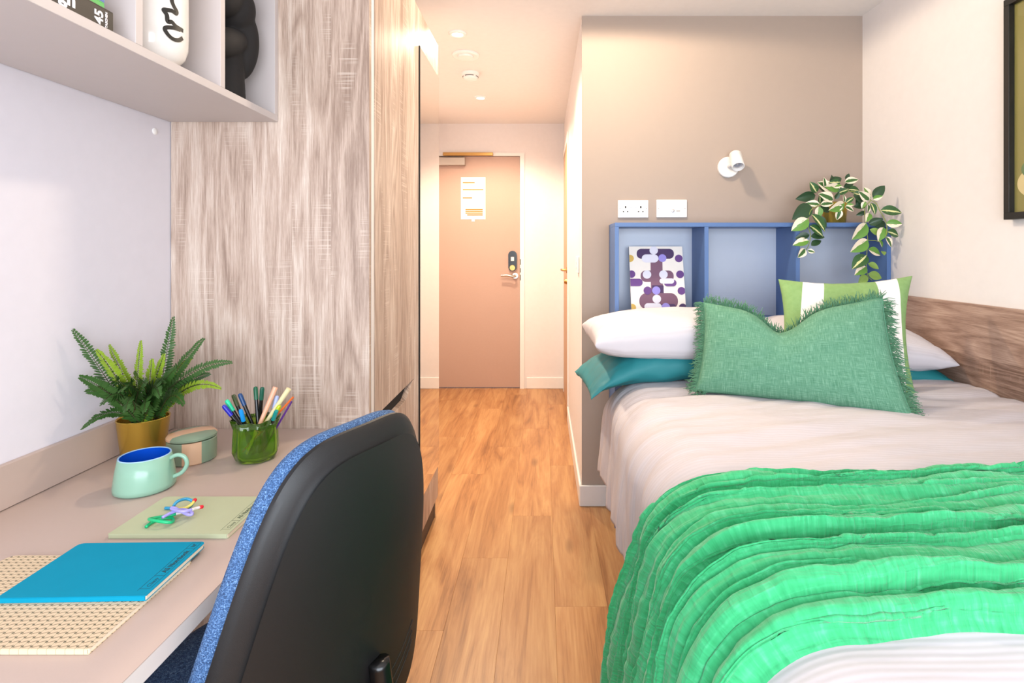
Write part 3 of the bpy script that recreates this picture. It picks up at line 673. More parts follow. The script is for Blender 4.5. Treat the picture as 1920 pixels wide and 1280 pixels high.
for a in [(135, 616, 1.20, 0, .02, .020), (325, 592, 1.36, 0, .01, .019), (383, 633, 1.36, 0, .03, .017), (437, 679, 1.34, 0, .085, .016), (416, 729, 1.30, 1, .09, .013), (148, 706, 1.20, 0, .035, .02), (152, 806, 1.20, 0, .075, .012), (204, 645, 1.27, 1, .0, .015), (264, 637, 1.31, 1, .0, .014), (308, 662, 1.30, 1, .0, .017), (285, 672, 1.27, 1, .01, .018), (180, 655, 1.22, 1, .03, .018),
          (190, 760, 1.19, 0, .10, .020), (235, 772, 1.18, 0, .10, .022), (270, 775, 1.20, 0, .10, .02), (345, 760, 1.25, 0, .09, .018), (375, 718, 1.33, 0, .06, .018), (330, 690, 1.25, 0, .04, .020), (250, 700, 1.22, 0, .05, .022), (210, 715, 1.22, 0, .07, .022), (395, 700, 1.40, 0, .05, .016), (300, 745, 1.2, 0, .11, .022), (225, 735, 1.19, 0, .1, .02), (360, 670, 1.38, 1, .04, .015), (310, 720, 1.24, 0, .07, .02), (160, 735, 1.22, 0, .06, .018), (275, 720, 1.2, 0, .08, .02)]:
    frond(*a)

# ============================================================ CHAIR
ch_c = Vector((-.2712, .8554, 0)); wv_ = Vector((math.cos(1.1533), math.sin(1.1533), 0)); Fv = Vector((-wv_.y, wv_.x, 0)); CZ, CH = .6875, .2731
co = Vector((ch_c.x, ch_c.y, 0))+Fv*.22
chair = tag(empty('office_chair', (co.x, co.y, 0)), 'office chair with blue fabric and black plastic back at the desk', 'chair')
def bp(x, z, d):
    v = (z-CZ)/CH
    return ch_c+wv_*x+Fv*(d+.004+.0556*(x/.215)**2-.0317*v-.0003*v*v+.0185*v**3)+Vector((0, 0, z))
def outl(a, s):
    c, s_ = math.cos(a), math.sin(a)
    v = math.copysign(abs(s_)**.8364, s_); W = .2112-.0599*v+.0288*v*v
    xx = W*math.copysign(abs(c)**.528, c); zz = CH*v
    if s < .9: return xx*s, CZ+zz*s
    k = (1-s)*.5; r = math.hypot(xx, zz); return xx*(1-k/r), CZ+zz*(1-k/r)
def loft(rings, n=96):
    mb = MB(); vs = []; fs = []
    for (s, d) in rings:
        for i in range(n):
            x, z = outl(2*math.pi*i/n, s); vs.append(bp(x, z, d))
    m = len(rings)
    for j in range(m-1):
        for i in range(n): fs.append([j*n+i, j*n+(i+1) % n, (j+1)*n+(i+1) % n, (j+1)*n+i])
    fs += [list(range(n))[::-1], [(m-1)*n+i for i in range(n)]]
    return mb.add(vs, fs)
bk = loft([(.01, -.010), (.3, -.010), (.6, -.010), (.8, -.0095), (.89, -.009), (.905, -.0075), (.912, -.0035), (.955, .0015), (.985, .005), (1.0, .011), (1.0, .018), (.96, .02), (.5, .02)]).build('back_shell', 'black_plastic', chair, smooth=True)
loft([(.5, .0202), (.965, .0202), (.99, .024), (1.005, .034), (1.0, .046), (.98, .056), (.93, .062), (.8, .066), (.5, .067), (.2, .067), (.01, .067)]).build('back_cushion', 'chair_fabric', chair, smooth='all')
for q, z in enumerate((.515, .495, .478)):
    MB().tube([bp(x, z+.10*(x/.2)**2*.5, -.0098) for x in [-.16+.02*i for i in range(17)]], .0012, 6).build('back_ridge', 'black_plastic', bk, smooth='all')
up = Vector((0, 0, 1))
def seatpt(a, s, z):
    c, s_ = math.cos(a), math.sin(a); x = .235*math.copysign(abs(c)**.6, c)*s; y = .225*math.copysign(abs(s_)**.6, s_)*s
    return co+wv_*x+Fv*(y+.045)+up*z
mb = MB(); vs = []; n = 64; rings = [(.01, .485), (.6, .488), (.88, .484), (.97, .474), (1, .455), (.98, .436), (.9, .43), (.01, .43)]
for s, z in rings: vs += [seatpt(2*math.pi*i/n, s, z) for i in range(n)]
mb.add(vs, [[j*n+i, j*n+(i+1) % n, (j+1)*n+(i+1) % n, (j+1)*n+i] for j in range(len(rings)-1) for i in range(n)])
mb.build('seat', 'chair_fabric', chair, smooth='all')
mb = MB(); vs = []; rings = [(.92, .43), (.92, .415), (.8, .40), (.01, .40)]
for s, z in rings: vs += [seatpt(2*math.pi*i/n, s, z) for i in range(n)]
mb.add(vs, [[j*n+i, j*n+(i+1) % n, (j+1)*n+(i+1) % n, (j+1)*n+i] for j in range(len(rings)-1) for i in range(n)]); mb.build('seat_shell', 'black_plastic', chair, smooth=True)
b0 = bp(.02, .56, -.020)
MB().tube(bez([co+up*.385, co-Fv*.12+up*.385, b0-Fv*.045-up*.15, b0-Fv*.012-up*.04, b0+up*.02], 6), .017, 10).build('back_support', 'black_gloss', chair, smooth='all')
MB().lathe(co, [(.03, .06), (.03, .22), (.02, .22), (.02, .39)], 24).build('gas_lift', 'black_gloss', chair, smooth=True)
for k in range(5):
    a = 2*math.pi*k/5+.4; dv = Vector((math.cos(a), math.sin(a), 0))
    MB().tube([co+up*.085, co+dv*.15+up*.08, co+dv*.28+up*.066], [.026, .02, .014], 10).build('base_arm', 'black_plastic', chair, smooth='all')
    sd = Vector((-dv.y, dv.x, 0)); cc = co+dv*.28+up*.026
    MB().lathe(cc-sd*.02, [(0, 0), (.025, 0), (.0255, .004), (.0255, .036), (.025, .04), (0, .04)], 20, axis=sd).tube([cc+up*.02, cc+up*.045], .006, 8).build('castor', 'castor', chair, smooth=True)

# ============================================================ BED
HF, HB, HX0, HX1, HT = 2.437, YB-.003, .319, XR-.001, 1.355
hb = tag(empty('headboard', ((HX0+HX1)/2, (HF+HB)/2, 0)), 'blue headboard with three open cubby holes against the grey wall', 'headboard')
bx(HX0, HX1, HF, HB, HT-.018, HT, bev=.0008).build('top_board', 'blue_panel', hb)
for x in (HX0, .717, 1.122, HX1-.018):
    low = 0 if x in (HX0, HX1-.018) else .92
    bx(x, x+.018, HF, HB, low, HT-.018, bev=.0006).build('side_board' if low == 0 else 'divider', 'blue_panel', hb)
bx(HX0+.018, HX1-.018, HB-.008, HB, .2, HT-.018).build('back_board', 'blue_back', hb)
bx(HX0+.018, HX1-.018, HF, HB-.008, .902, .92).build('bottom_board', 'blue_panel', hb)
bx(HX0+.018, HX1-.018, HF, HF+.018, .0, .902).build('front_panel', 'blue_panel', hb)
BX0, BX1, BY0, BY1 = .345, 1.528, .47, 2.434
bed = tag(empty('bed', ((BX0+BX1)/2, (BY0+BY1)/2, 0)), 'small double bed with mattress on a boxed base', 'bed')
bx(BX0, BX1, BY0, BY1, 0.0, .40, bev=.004).build('base', 'blue_panel', bed)
bx(BX0-.003, BX1, BY0, BY1, .402, .655, bev=.04, seg=4).build('mattress', 'mattress', bed, smooth='all')
# oak panel on the wall beside the bed
tag(bx(XR-.014, XR-.0005, -.4, HF-.001, .30, 1.041, bev=.001).build('wall_panel', 'oak_lengthwise'), 'oak panel along the wall beside the bed', 'wall panel')
BZ = .712
def fbm(x, y, z=0): return noise.fractal(Vector((x, y, z)), 1.0, 2.0, 3)
def prof(s):
    """duvet cross-section: s = distance from the wall over the top and down the aisle side -> X, Z, outward normal"""
    top = 1.10; R = .125
    if s < top: return 1.508-s, BZ, (0, 1)
    a = (s-top)/R
    if a < 1.45: return 1.508-top-R*math.sin(a)*1.15, BZ-R*(1-math.cos(a)), (-math.sin(a), math.cos(a))
    e = s-top-1.45*R; X0 = 1.508-top-R*math.sin(1.45)*1.15
    return X0-.12*e+.16*e*e, BZ-R*(1-math.cos(1.45))-e, (-1, .1)
SMAX = 1.10+1.45*.125+.25
def drop_y(y): 
    e = max(0, .56-y); return (.56-.09*math.sin(min(1.5, e/.09)) if e > 0 else y), (.09*(1-math.cos(min(1.5, e/.09)))+max(0, e-.135))
def ddisp(s, y):
    edge = max(0, min(1, (s-.75)/.5)); y = min(y, 2.4)
    puff = .018*math.sin(math.pi*min(1, s/1.1))+.014*fbm(s*1.6, y*1.5)
    ridg = .013*fbm(s*1.5+3, y*7+2*s)+.016*edge*fbm(s*1.2+9, y*9, 4)+.004*fbm(s*5, y*14)
    return puff+ridg*(.8 if y > 1.1 else .35)
def duvet(u, v):
    s = u*SMAX; y = .22+v*(2.24-.22)
    X, Z, n = prof(s)
    yy, dz = drop_y(y)
    back = .03*max(0, (y-2.08)/.16)**2
    nrm = ddisp(s, y)
    hem = .03*fbm(y*3, 7)*max(0, (s-1.25)/.2)
    wallr = .022*max(0, 1-s/.35)
    return Vector((min(X+n[0]*nrm, 1.524), yy+(n[0]*0), Z+n[1]*nrm-dz-back+hem*.5+wallr))
mb = MB().grid(170, 230, duvet, lambda u, v: (u, v))
b = len(mb.v)
dv = tag(mb.build('duvet', 'duvet_white', smooth='all', fixn=False), 'white duvet with fine woven stripes spread over the bed', 'duvet')
m = dv.modifiers.new('thickness', 'SOLIDIFY'); m.thickness = .018; m.offset = -1
def dz_at(x, y):
    s = max(0, 1.508-x); return duvet(s/SMAX, (y-.22)/(2.24-.22)).z
# throw blanket: gathered folds across the foot of the bed and down the aisle side
TS = 1.10+1.45*.125+.50
def bil(x, y, z=0): return min(1.0, abs(noise.noise(Vector((x, y, z))))*2.2)
def throw(u, v):
    s = u*TS; X, Z, n = prof(s)
    fall = max(0, (s-1.12)/.6)
    yf = 1.185+.012*math.sin(s*5)+.02*fbm(s*2.5, 1.7)+.22*fall; yn = .712+.016*math.sin(s*4+1)+.02*fbm(s*3, 5.5)-.05*min(1, fall*2)
    y = yf+(yn-yf)*v
    # gathered cloth: rounded ridges with sharp valleys, long in s and narrow in v, meandering
    w_ = .55*fbm(s*1.1, v*1.6, 3)+.5*math.sin(s*1.7+v*3)
    env = min(1, v/.06, (1-v)/.05)
    f1 = .5*bil(s*.9+3.1, v*11+w_, 4.7)+.5*abs(math.sin(math.pi*(v*8.6+w_*.9+.35*fbm(s*2, v*3, 9))))**.8; f2 = bil(s*1.6+8, v*21+w_*1.6, 6.1); f3 = bil(s*3, v*34+w_*3, 2.2)
    h = .006+env*(.040*f1**.8+.018*f2**.8+.006*f3)+.0035*fbm(s*34, v*14)*env+.003*fbm(s*9, v*30, 3)*env
    h *= 1-.35*max(0, 1-s/.5)*0
    h += .02*fall*bil(v*9+w_, s*.6, 4)
    ysh = .014*math.sin(2*math.pi*(v*11+w_))*env*.6
    tot = h+max(ddisp(s, y), 0)+.006
    wallr = .022*max(0, 1-s/.35)
    return Vector((min(X+n[0]*tot-.02*fall, 1.526), y+ysh, Z+n[1]*tot+wallr))
mb = MB().grid(260, 420, throw, lambda u, v: (u*TS/.51, v))
tw = tag(mb.build('throw_blanket', 'muslin_green', smooth='all', fixn=False), 'bright green crinkled muslin throw draped across the bed', 'blanket')
m = tw.modifiers.new('thickness', 'SOLIDIFY'); m.thickness = .004; m.offset = -1
# pillows: corners + thickness, sampled as a puffed grid
def pillow(name, corner, T, mat, label, cat, group, nrm_hint=(0, 0, 1), n=60, fold=None, seed=0, pinch=.035, wr=.006, pw=.42, asym=1.0):
    P00, P10, P11, P01 = [Vector(c) for c in corner]; nh = Vector(nrm_hint)
    nn = (P10-P00+P11-P01).cross(P01-P00+P11-P10).normalized()
    if nn.dot(nh) < 0: nn = -nn
    cen = (P00+P10+P11+P01)/4
    vs = []; uv = []; fs = []
    for side in (1, -1):
        for j in range(n+1):
            for i in range(n+1):
                u = -math.cos(math.pi*i/n)*.5+.5; v = -math.cos(math.pi*j/n)*.5+.5
                uu, v2 = 2*u-1, 2*v-1
                pu = .5+uu*.5*(1-pinch*(1-v2*v2)); pv = .5+v2*.5*(1-pinch*(1-uu*uu))
                p = P00*(1-pu)*(1-pv)+P10*pu*(1-pv)+P11*pu*pv+P01*(1-pu)*pv
                prof_ = max(0, (1-abs(uu)**2.4)*(1-abs(v2)**2.4))**pw
                t = .5*T*prof_*(asym if side < 0 else 1)
                t += wr*prof_**.5*fbm(u*3+seed, v*3.3, seed*1.7+side)+wr*.6*(1-prof_)*min(1, prof_*6)*fbm(u*9+seed, v*9, side)
                p = p+nn*side*t
                if fold: p = fold(u, v, p, side)
                vs.append(p); uv.append((u, v))
    m = (n+1)**2
    for s_ in range(2):
        for j in range(n):
            for i in range(n):
                q = [s_*m+j*(n+1)+i, s_*m+j*(n+1)+i+1, s_*m+(j+1)*(n+1)+i+1, s_*m+(j+1)*(n+1)+i]; fs.append(q if s_ == 0 else q[::-1])
    me = MB().add(vs, fs, uv)
    o = me.build(name, mat, smooth='all', fixn=False)
    bm = bmesh.new(); bm.from_mesh(o.data); bmesh.ops.remove_doubles(bm, verts=bm.verts[:], dist=.00002); bmesh.ops.recalc_face_normals(bm, faces=bm.faces[:]); bm.to_mesh(o.data); bm.free()
    tag(o, label, cat, group); return o, (P00, P10, P11, P01, nn)
def sag(x_edge, k):
    def f(u, v, p, side):
        e = max(0, x_edge-p.x); q = p.copy(); q.z -= k*e*e*(1.3-.5*v); return q
    return f
pz = BZ+.025
pillow('pillow', [(.178, 2.03, pz+.045), (.875, 2.03, pz+.055), (.875, 2.425, pz+.065), (.140, 2.425, pz+.045)], .125, 'teal_sheet', 'teal pillow at the bottom of the aisle-side pile', 'pillow', 'bed pillows', fold=sag(.42, 1.35), seed=1, wr=.018)
pillow('pillow', [(.882, 2.03, pz+.04), (1.520, 2.03, pz+.01), (1.520, 2.425, pz+.05), (.882, 2.425, pz+.06)], .105, 'teal_sheet', 'teal pillow at the bottom of the wall-side pile', 'pillow', 'bed pillows', seed=2, wr=.010)
pillow('pillow', [(.192, 2.015, pz+.145), (.868, 2.00, pz+.165), (.868, 2.40, pz+.185), (.172, 2.42, pz+.165)], .185, 'pillow_white', 'white pillow lying on the teal pillow on the aisle side', 'pillow', 'bed pillows', seed=3, wr=.010, pw=.36)
pillow('pillow', [(.876, 2.03, pz+.14), (1.522, 2.005, pz+.075), (1.522, 2.42, pz+.16), (.876, 2.42, pz+.17)], .165, 'pillow_white', 'white pillow lying on the teal pillow against the oak panel', 'pillow', 'bed pillows', seed=4, wr=.012)
# ring cushion
pillow('cushion', [(.805, 1.925, .745), (1.235, 1.815, .738), (1.335, 1.985, 1.140), (.893, 2.085, 1.122)], .13, 'cushion_ring', 'green and white square cushion behind the fringed cushion', 'cushion', 'bed cushions', (0, -1, .3), seed=5, pinch=.13)
# fringed linen cushion with a chopped top edge
def chop(u, v, p, side):
    k = math.exp(-((u-.47)/.16)**2)*max(0, v-.25)/.75; kk = max(0, 1-abs(u-.47)/.48)*v**3
    return p+Vector((0, .0, -.068*k**1.5-.045*kk))+Vector((.35, -.94, 0))*(-.018*side*math.exp(-((u-.47)/.05)**2)*max(0, v-.55)*2*(1 if side > 0 else 0))
cc = [(.530, 1.905, .742), (1.085, 1.610, .735), (1.105, 1.790, 1.072), (.590, 2.010, 1.040)]
fc_, (P00, P10, P11, P01, nn) = pillow('cushion', cc, .15, 'linen_green', 'green linen cushion with fringed edges at the front of the pillows', 'cushion', 'bed cushions', (0, -1, .3), fold=chop, seed=6, pinch=.05)
mb = MB()
def edge_pt(u, v):
    uu, v2 = 2*u-1, 2*v-1; pu = .5+uu*.5*(1-.05*(1-v2*v2)); pv = .5+v2*.5*(1-.05*(1-uu*uu))
    p = P00*(1-pu)*(1-pv)+P10*pu*(1-pv)+P11*pu*pv+P01*(1-pu)*pv
    return chop(u, v, p, -1)
cen = (P00+P10+P11+P01)/4
for (a, b, cnt) in (((0, 0), (0, 1), 420), ((0, 1), (1, 1), 560), ((1, 1), (1, 0), 480), ((1, 0), (.86, 0), 60), ((0, 0), (.06, 0), 24)):
    for i in range(cnt):
        t = (i+random.random())/cnt; u = a[0]+(b[0]-a[0])*t; v = a[1]+(b[1]-a[1])*t
        p = edge_pt(u, v)
        out = Vector(((a[0] == b[0])*(1 if u > .5 else -1), 0, (a[1] == b[1])*(1 if v > .5 else -.3)))
        ex = (P10-P00).normalized(); ey = (P01-P00).normalized()
        d = (ex*out.x+ey*out.z+Vector((random.uniform(-.5, .5), random.uniform(-.5, .5), random.uniform(-.5, .5)))).normalized()
        L = random.uniform(.018, .043); q1 = p+d*L*.5; q2 = p+d*L+Vector((random.uniform(-.006, .006), random.uniform(-.006, .006), -.004+random.uniform(-.006, .004)))
        q2.z = max(q2.z, BZ+.02)
        mb.tube([p-d*.004, q1, q2], [.0016, .0014, .0008], 4)
fo = mb.build('fringe', 'fringe_green', fc_, smooth='all'); fo['kind'] = 'stuff'
# seam rolled edge
mb = MB().tube([edge_pt(0, i/30) for i in range(31)]+[edge_pt(i/50, 1) for i in range(1, 51)]+[edge_pt(1, 1-i/30) for i in range(1, 31)], .004, 6); mb.build('hem', 'linen_green', fc_, smooth='all')

# ============================================================ HEADBOARD THINGS
AW, AH = .250, .34
a_bl = Vector((.404, 2.500, .9203)); lean = math.atan2(.085, AH)
ax_, ay_ = Vector((1, 0, 0)), Vector((0, math.sin(lean), math.cos(lean))); az_ = ax_.cross(ay_)
art = tag(empty('art_panel', a_bl+ax_*AW/2), 'white canvas with purple rounded shapes leaning in the headboard', 'art print')
def ap(u, v, t): return a_bl+ax_*u+ay_*v+az_*t
MB().prism([(0, 0), (AW, 0), (AW, AH), (0, AH)], ap, -.018, 0).build('canvas', 'paper_white', art)
cols = {'dk': '#4a3560', 'mv': '#7d5a70', 'pale': '#e4e4f2', 'lil': '#9a90e0', 'pur': '#6a4488', 'och': '#d9b45c'}
for k_, c in cols.items(): plain('art_'+k_, c, .7)
order = list(cols)
am = MB(); lay = [0]
def shape(kind, x0, y0, x1, y1, rad=None):
    # photo-crop units: 720 units = canvas width
    s_ = AW/720; cx_, cy_ = (x0+x1)/2, (y0+y1)/2; r = min((x1-x0), (y1-y0))/2 if rad is None else rad
    P = []
    for (sx, sy, a0) in ((1, -1, -90), (1, 1, 0), (-1, 1, 90), (-1, -1, 180)):
        for q in range(9):
            a = math.radians(a0+q*11.25); x = (x1-r if sx > 0 else x0+r)+r*math.cos(a); y = (y1-r if sy > 0 else y0+r)+r*math.sin(a)
            u = (x-285-30*(y-255)/880)*s_; v = AH-(y-258)*s_
            P.append((min(max(u, .0002), AW-.0002), min(max(v, .0002), AH-.0002)))
    lay[0] += 1; am.cm = order.index(kind)
    am.add([ap(p[0], p[1], .00012*lay[0]) for p in P], [list(range(len(P)))])
shape('dk', 390, 290, 892, 428, 62); shape('dk', 580, 260, 655, 320)
shape('mv', 575, 440, 735, 905, 20); shape('mv', 440, 590, 882, 745, 70); shape('dk', 590, 790, 745, 905, 10)
shape('mv', 420, 895, 930, 1110, 100); shape('dk', 560, 1040, 900, 1112, 36)
for a in (('pale', 620, 313, 57), ('lil', 735, 420, 54), ('pale', 525, 645, 57), ('pale', 745, 645, 57), ('pur', 318, 640, 51), ('pur', 955, 425, 52), ('pur', 967, 643, 52), ('pur', 980, 866, 52), ('dk', 992, 1088, 52), ('och', 300, 425, 50), ('och', 325, 1090, 50), ('pur', 530, 862, 54), ('lil', 645, 862, 55), ('pale', 650, 975, 57), ('lil', 767, 1085, 56)): shape(a[0], a[1]-a[3], a[2]-a[3], a[1]+a[3], a[2]+a[3])
shape('pale', 457, 370, 680, 482); shape('pur', 750, 715, 916, 806); shape('pale', 690, 698, 885, 770, 36); shape('pur', 255, 703, 466, 804); shape('mv', 490, 1080, 712, 1132, 26); shape('pale', 485, 1032, 712, 1122, 45)
am.build('print', ['art_'+k_ for k_ in order], art, fixn=False)
# sockets and reading lamp on the grey wall
def plate(x0, x1, z0, z1, label, kind):
    g = tag(empty('socket_plate' if kind else 'switch_plate', ((x0+x1)/2, YB-.006, z0)), label, 'socket' if kind else 'switch')
    bx(x0, x1, YB-.010, YB-.0005, z0, z1, bev=.003, seg=2).build('plate', 'plastic_white', g)
    if kind:
        for cx_ in (x0+.037, x1-.037):
            MB().box(cx_-.0035, cx_+.0035, YB-.0108, YB-.0101, z0+.046, z0+.055).box(cx_-.0135, cx_-.0075, YB-.0108, YB-.0101, z0+.026, z0+.031).box(cx_+.0075, cx_+.0135, YB-.0108, YB-.0101, z0+.026, z0+.031).build('pin_holes', 'dark_gap', g)
        for cx_ in ((x0+x1)/2-.012, (x0+x1)/2+.012): bx(cx_-.006, cx_+.006, YB-.013, YB-.0101, z0+.05, z0+.068, bev=.001).build('rocker', 'plastic_white', g)
    else:
        MB().lathe(((x0+x1)/2+.005, YB-.0101, z0+.032), [(.008, 0), (.007, .008), (.003, .009), (0, .009)], 16, axis=(0, -1, 0)).build('aerial_port', 'lens', g, smooth=True)
        bx((x0+x1)/2+.022, (x0+x1)/2+.040, YB-.0112, YB-.0101, z0+.028, z0+.034).build('data_port', 'paper_grey', g)
    for cx_ in (x0+.010, x1-.010): MB().lathe((cx_, YB-.0101, (z0+z1)/2), [(.003, 0), (.002, .0008), (0, .0008)], 10, axis=(0, -1, 0)).build('screw', 'paper_grey', g)
plate(.361, .508, 1.390, 1.474, 'white double power socket above the headboard corner', True)
plate(.547, .694, 1.391, 1.476, 'white aerial and data plate right of the power socket', False)
lpos = at(1364, 314, YB)
lp = tag(empty('wall_lamp', (lpos.x, YB-.001, lpos.z)), 'white adjustable reading spotlight on the grey wall', 'lamp')
MB().lathe((lpos.x, YB-.001, lpos.z), [(.050, 0), (.050, .014), (.046, .018), (0, .018)], 40, axis=(0, -1, 0)).build('base', 'plastic_white', lp, smooth=True)
MB().tube([(lpos.x, YB-.018, lpos.z), (lpos.x+.012, YB-.05, lpos.z+.012), (lpos.x+.018, YB-.065, lpos.z+.02)], .009, 10).build('arm', 'plastic_white', lp, smooth='all')
ld = Vector((-.05, -.62, -.78)).normalized(); lc = Vector((lpos.x+.018, YB-.075, lpos.z+.022))
sb = MB().lathe(lc-ld*.045, [(0, 0), (.024, 0), (.029, .006), (.029, .088), (.026, .090), (.024, .088), (.022, .070)], 36, axis=ld, close=True).build('shade', 'plastic_white', lp, smooth=True)
MB().lathe(lc+ld*.022, [(.0, .006), (.012, .010), (.0225, .008), (.0225, 0), (0, 0)], 28, axis=ld, close=True).build('bulb', 'lens', sb, smooth=True)
# framed picture on the right wall
pf = tag(empty('framed_picture', (XR-.02, 1.53, 1.33)), 'black framed olive green print on the white wall', 'picture')
y0, y1, z0, z1 = 1.30, 1.808, 1.332, 2.052
fr = MB()
for a in ((y0, y1, z0, z0+.022), (y0, y1, z1-.022, z1), (y0, y0+.022, z0+.022, z1-.022), (y1-.022, y1, z0+.022, z1-.022)): fr.box(XR-.030, XR-.001, a[0], a[1], a[2], a[3], bev=.001)
fr.build('frame', 'black_frame', pf)
plain('art_olive', '#8d8544', .7); plain('art_cream', '#d8c690', .7); plain('art_leaf', '#5f7a4c', .7)
bx(XR-.012, XR-.006, y0+.02, y1-.02, z0+.02, z1-.02).build('print', 'art_olive', pf)
fP = lambda a, b, t: Vector((XR-.012-t, a, b))
MB().prism([(1.70+.075*math.cos(i*math.pi/16), 1.445+.05*math.sin(i*math.pi/16)) for i in range(32)], fP, 0.0002, .0005).build('print_circle', 'art_cream', pf)
MB().prism([(1.66+.10*math.cos(i*math.pi/16), 1.49+.045*math.sin(i*math.pi/16)) for i in range(32)], fP, 0.0006, .0009).build('print_leaf', 'art_leaf', pf)
bx(XR-.016, XR-.0145, y0+.021, y1-.021, z0+.021, z1-.021).build('glazing', 'glass_pane', pf)
# trailing plant
tp = Vector((1.352, 2.548, HT+.0003))
pl = tag(empty('trailing_plant', tp), 'trailing variegated plant in a gold pot on the headboard', 'plant')
MB().lathe(tp, [(0, 0), (.045, 0), (.047, .002), (.056, .095), (.057, .098), (.054, .098), (.052, .08)], 48, close=True).build('pot', 'gold', pl, smooth=True)
MB().lathe(tp, [(0, .078), (.0515, .080)], 24, close=True).build('soil', 'soil', pl)
def leafmesh(mat):
    mb = MB(); N = 8; vs = []; uv = []
    for j in range(N+1):
        t = j/N; wdt = .26*math.sin(math.pi*t**.8)**.85 if 0 < t < 1 else 0
        for i in range(5):
            e = i/2-1; vs.append(Vector((wdt*e, t, .10*abs(e)*wdt/.26-.16*t*t+.04*t))); uv.append((.5+.5*e, t))
    mb.add(vs, [[j*5+i, j*5+i+1, (j+1)*5+i+1, (j+1)*5+i] for j in range(N) for i in range(4)], uv)
    o = mb.build('leaf', mat, smooth='all', origin=(0, 0, 0), fixn=False); me = o.data; bpy.data.objects.remove(o); return me
LM = {k_: leafmesh('leaf_'+k_) for k_ in ('mid', 'half', 'edge', 'plain', 'dark')}
def cp(x, y, Y): return at(1460+x*.2031, 300+y*.2031, Y)
def leaf(bx_, by_, tx, ty, kind, Y=2.40, dY=None):
    a = cp(bx_, by_, Y); b = cp(tx, ty, Y+(random.uniform(-.025, .012) if dY is None else dY))
    for p in (a, b):
        p.x = min(p.x, XR-.006); p.y = min(p.y, YB-.006)
    d = b-a; L = d.length; d.normalize()
    nrm = (Vector((0, -1, 0))+Vector((random.uniform(-.55, .55), 0, random.uniform(-.1, .6)))); nrm = (nrm-d*nrm.dot(d)).normalized(); sd = d.cross(nrm)
    wd = random.uniform(1.0, 1.3); L *= 1.1
    o = bpy.data.objects.new('leaf', LM[kind]); COL.objects.link(o); o.parent = pl
    R = Matrix((sd*L*wd, d*L, nrm*L)).transposed().to_4x4()
    o.matrix_basis = Matrix.Translation(a-tp) @ R
TOP = 2.50
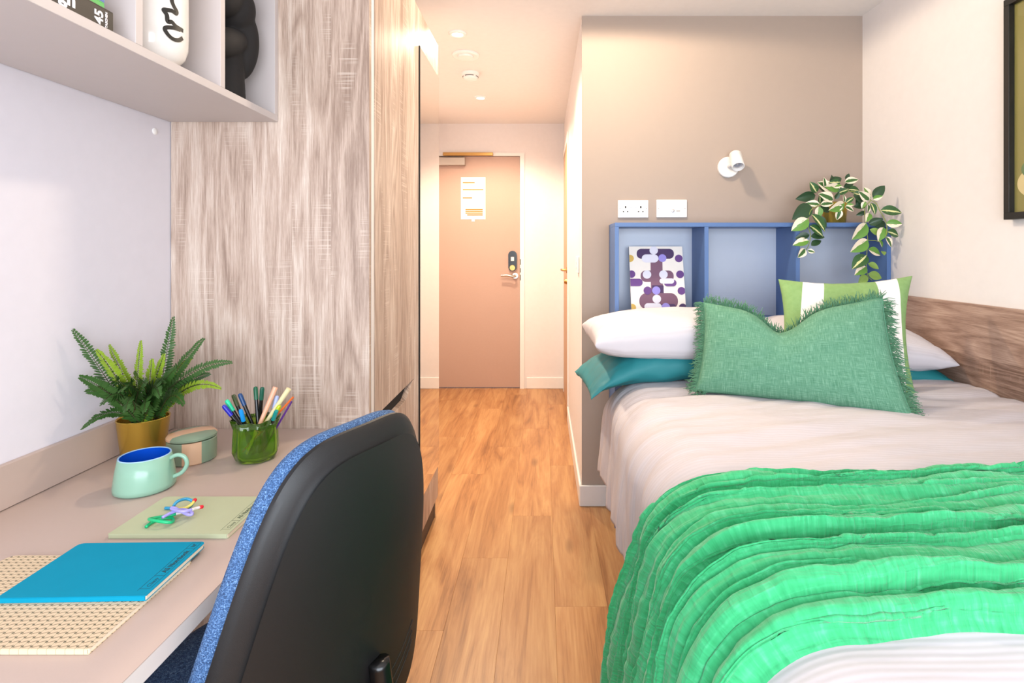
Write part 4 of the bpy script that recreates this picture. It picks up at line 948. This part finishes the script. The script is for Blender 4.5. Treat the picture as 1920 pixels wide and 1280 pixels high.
for a in [(350, 300, 300, 210, 'mid', TOP), (340, 325, 180, 355, 'dark', TOP-.02), (430, 262, 425, 165, 'edge', TOP), (480, 215, 575, 160, 'dark', TOP+.03), (570, 205, 475, 205, 'mid', TOP), (610, 205, 730, 175, 'edge', TOP), (620, 185, 650, 128, 'dark', TOP+.04), (560, 265, 450, 245, 'half', TOP), (640, 270, 745, 280, 'mid', TOP), (520, 290, 380, 205, 'edge', TOP), (540, 310, 640, 270, 'mid', TOP), (590, 300, 560, 230, 'edge', TOP), (470, 270, 500, 150, 'dark', TOP+.04), (600, 250, 690, 215, 'dark', TOP+.03), (420, 300, 370, 240, 'dark', TOP+.02), (500, 250, 580, 235, 'half', TOP-.01),
          (380, 412, 258, 395, 'edge', TOP-.08), (385, 412, 500, 395, 'edge', TOP-.08), (380, 405, 385, 325, 'mid', TOP-.06), (385, 420, 470, 475, 'dark', TOP-.08), (300, 420, 150, 532, 'dark', TOP-.08), (372, 428, 368, 530, 'half', TOP-.09), (605, 400, 487, 460, 'half', TOP-.09), (605, 390, 605, 322, 'edge', TOP-.08), (620, 395, 690, 345, 'mid', TOP-.08), (612, 430, 694, 465, 'edge', TOP-.09), (590, 425, 515, 460, 'edge', TOP-.10), (565, 455, 543, 545, 'edge', TOP-.10), (505, 370, 390, 312, 'edge', TOP-.07), (520, 360, 560, 300, 'dark', TOP-.05), (330, 340, 290, 370, 'dark', TOP-.06), (620, 420, 690, 410, 'half', TOP-.08),
          (275, 545, 135, 640, 'half', 2.40), (305, 500, 432, 640, 'mid', 2.40), (350, 520, 440, 610, 'dark', 2.41), (285, 605, 408, 690, 'mid', 2.40), (285, 690, 165, 715, 'dark', 2.41), (295, 705, 420, 705, 'dark', 2.40), (300, 790, 388, 740, 'dark', 2.40), (280, 745, 145, 775, 'half', 2.40), (245, 820, 190, 892, 'edge', 2.40), (265, 835, 332, 848, 'edge', 2.40),
          (850, 350, 800, 255, 'half', TOP-.1), (868, 345, 975, 243, 'dark', TOP-.12), (870, 358, 955, 335, 'half', TOP-.12), (835, 372, 755, 300, 'edge', TOP-.1), (800, 400, 705, 325, 'dark', TOP-.08), (800, 430, 700, 425, 'dark', TOP-.08), (850, 395, 895, 490, 'mid', TOP-.12), (830, 410, 832, 475, 'edge', TOP-.12), (800, 475, 725, 508, 'dark', TOP-.09), (838, 490, 815, 560, 'half', TOP-.12), (760, 330, 720, 400, 'dark', TOP-.06), (800, 380, 770, 440, 'half', TOP-.1), (690, 300, 790, 340, 'mid', TOP-.04),
          (812, 585, 702, 722, 'half', 2.39), (830, 590, 955, 545, 'dark', 2.40), (840, 640, 965, 700, 'plain', 2.39), (825, 740, 690, 838, 'half', 2.39), (825, 822, 942, 870, 'half', 2.39), (815, 880, 692, 985, 'mid', 2.39), (825, 955, 922, 995, 'plain', 2.39), (808, 985, 718, 1050, 'half', 2.39), (825, 1050, 948, 1085, 'plain', 2.39), (815, 1065, 748, 1132, 'plain', 2.39), (800, 1125, 845, 1190, 'half', 2.38), (960, 840, 975, 870, 'plain', 2.40),
          (940, 462, 1128, 478, 'mid', 2.36), (990, 585, 1132, 588, 'half', 2.36), (1002, 660, 1110, 692, 'mid', 2.36), (988, 708, 1048, 795, 'edge', 2.36), (970, 620, 930, 735, 'half', 2.38), (985, 600, 880, 590, 'dark', 2.40), (930, 740, 960, 800, 'half', 2.38)]: leaf(*a)
def stem(pts): MB().tube(bez([cp(*p) for p in pts], 6), .0016, 6).build('stem', 'stem_green', pl, smooth='all')
stem([(520, 330, 2.50), (430, 370, 2.46), (380, 410, 2.42), (300, 460, 2.41), (275, 545, 2.40), (275, 620, 2.40), (295, 700, 2.40), (275, 790, 2.40), (250, 830, 2.40)])
stem([(600, 300, 2.5), (700, 290, 2.47), (790, 330, 2.43), (850, 370, 2.40), (800, 430, 2.40), (795, 520, 2.40), (810, 640, 2.395), (822, 740, 2.395), (815, 850, 2.395), (810, 960, 2.395), (820, 1060, 2.395), (860, 1110, 2.39)])
stem([(850, 370, 2.40), (900, 400, 2.38), (935, 470, 2.365), (985, 560, 2.36), (1000, 640, 2.36), (985, 710, 2.36)])
stem([(820, 740, 2.395), (900, 745, 2.385), (945, 760, 2.38)]); stem([(600, 310, 2.5), (610, 370, 2.44), (600, 430, 2.41), (565, 460, 2.40)])
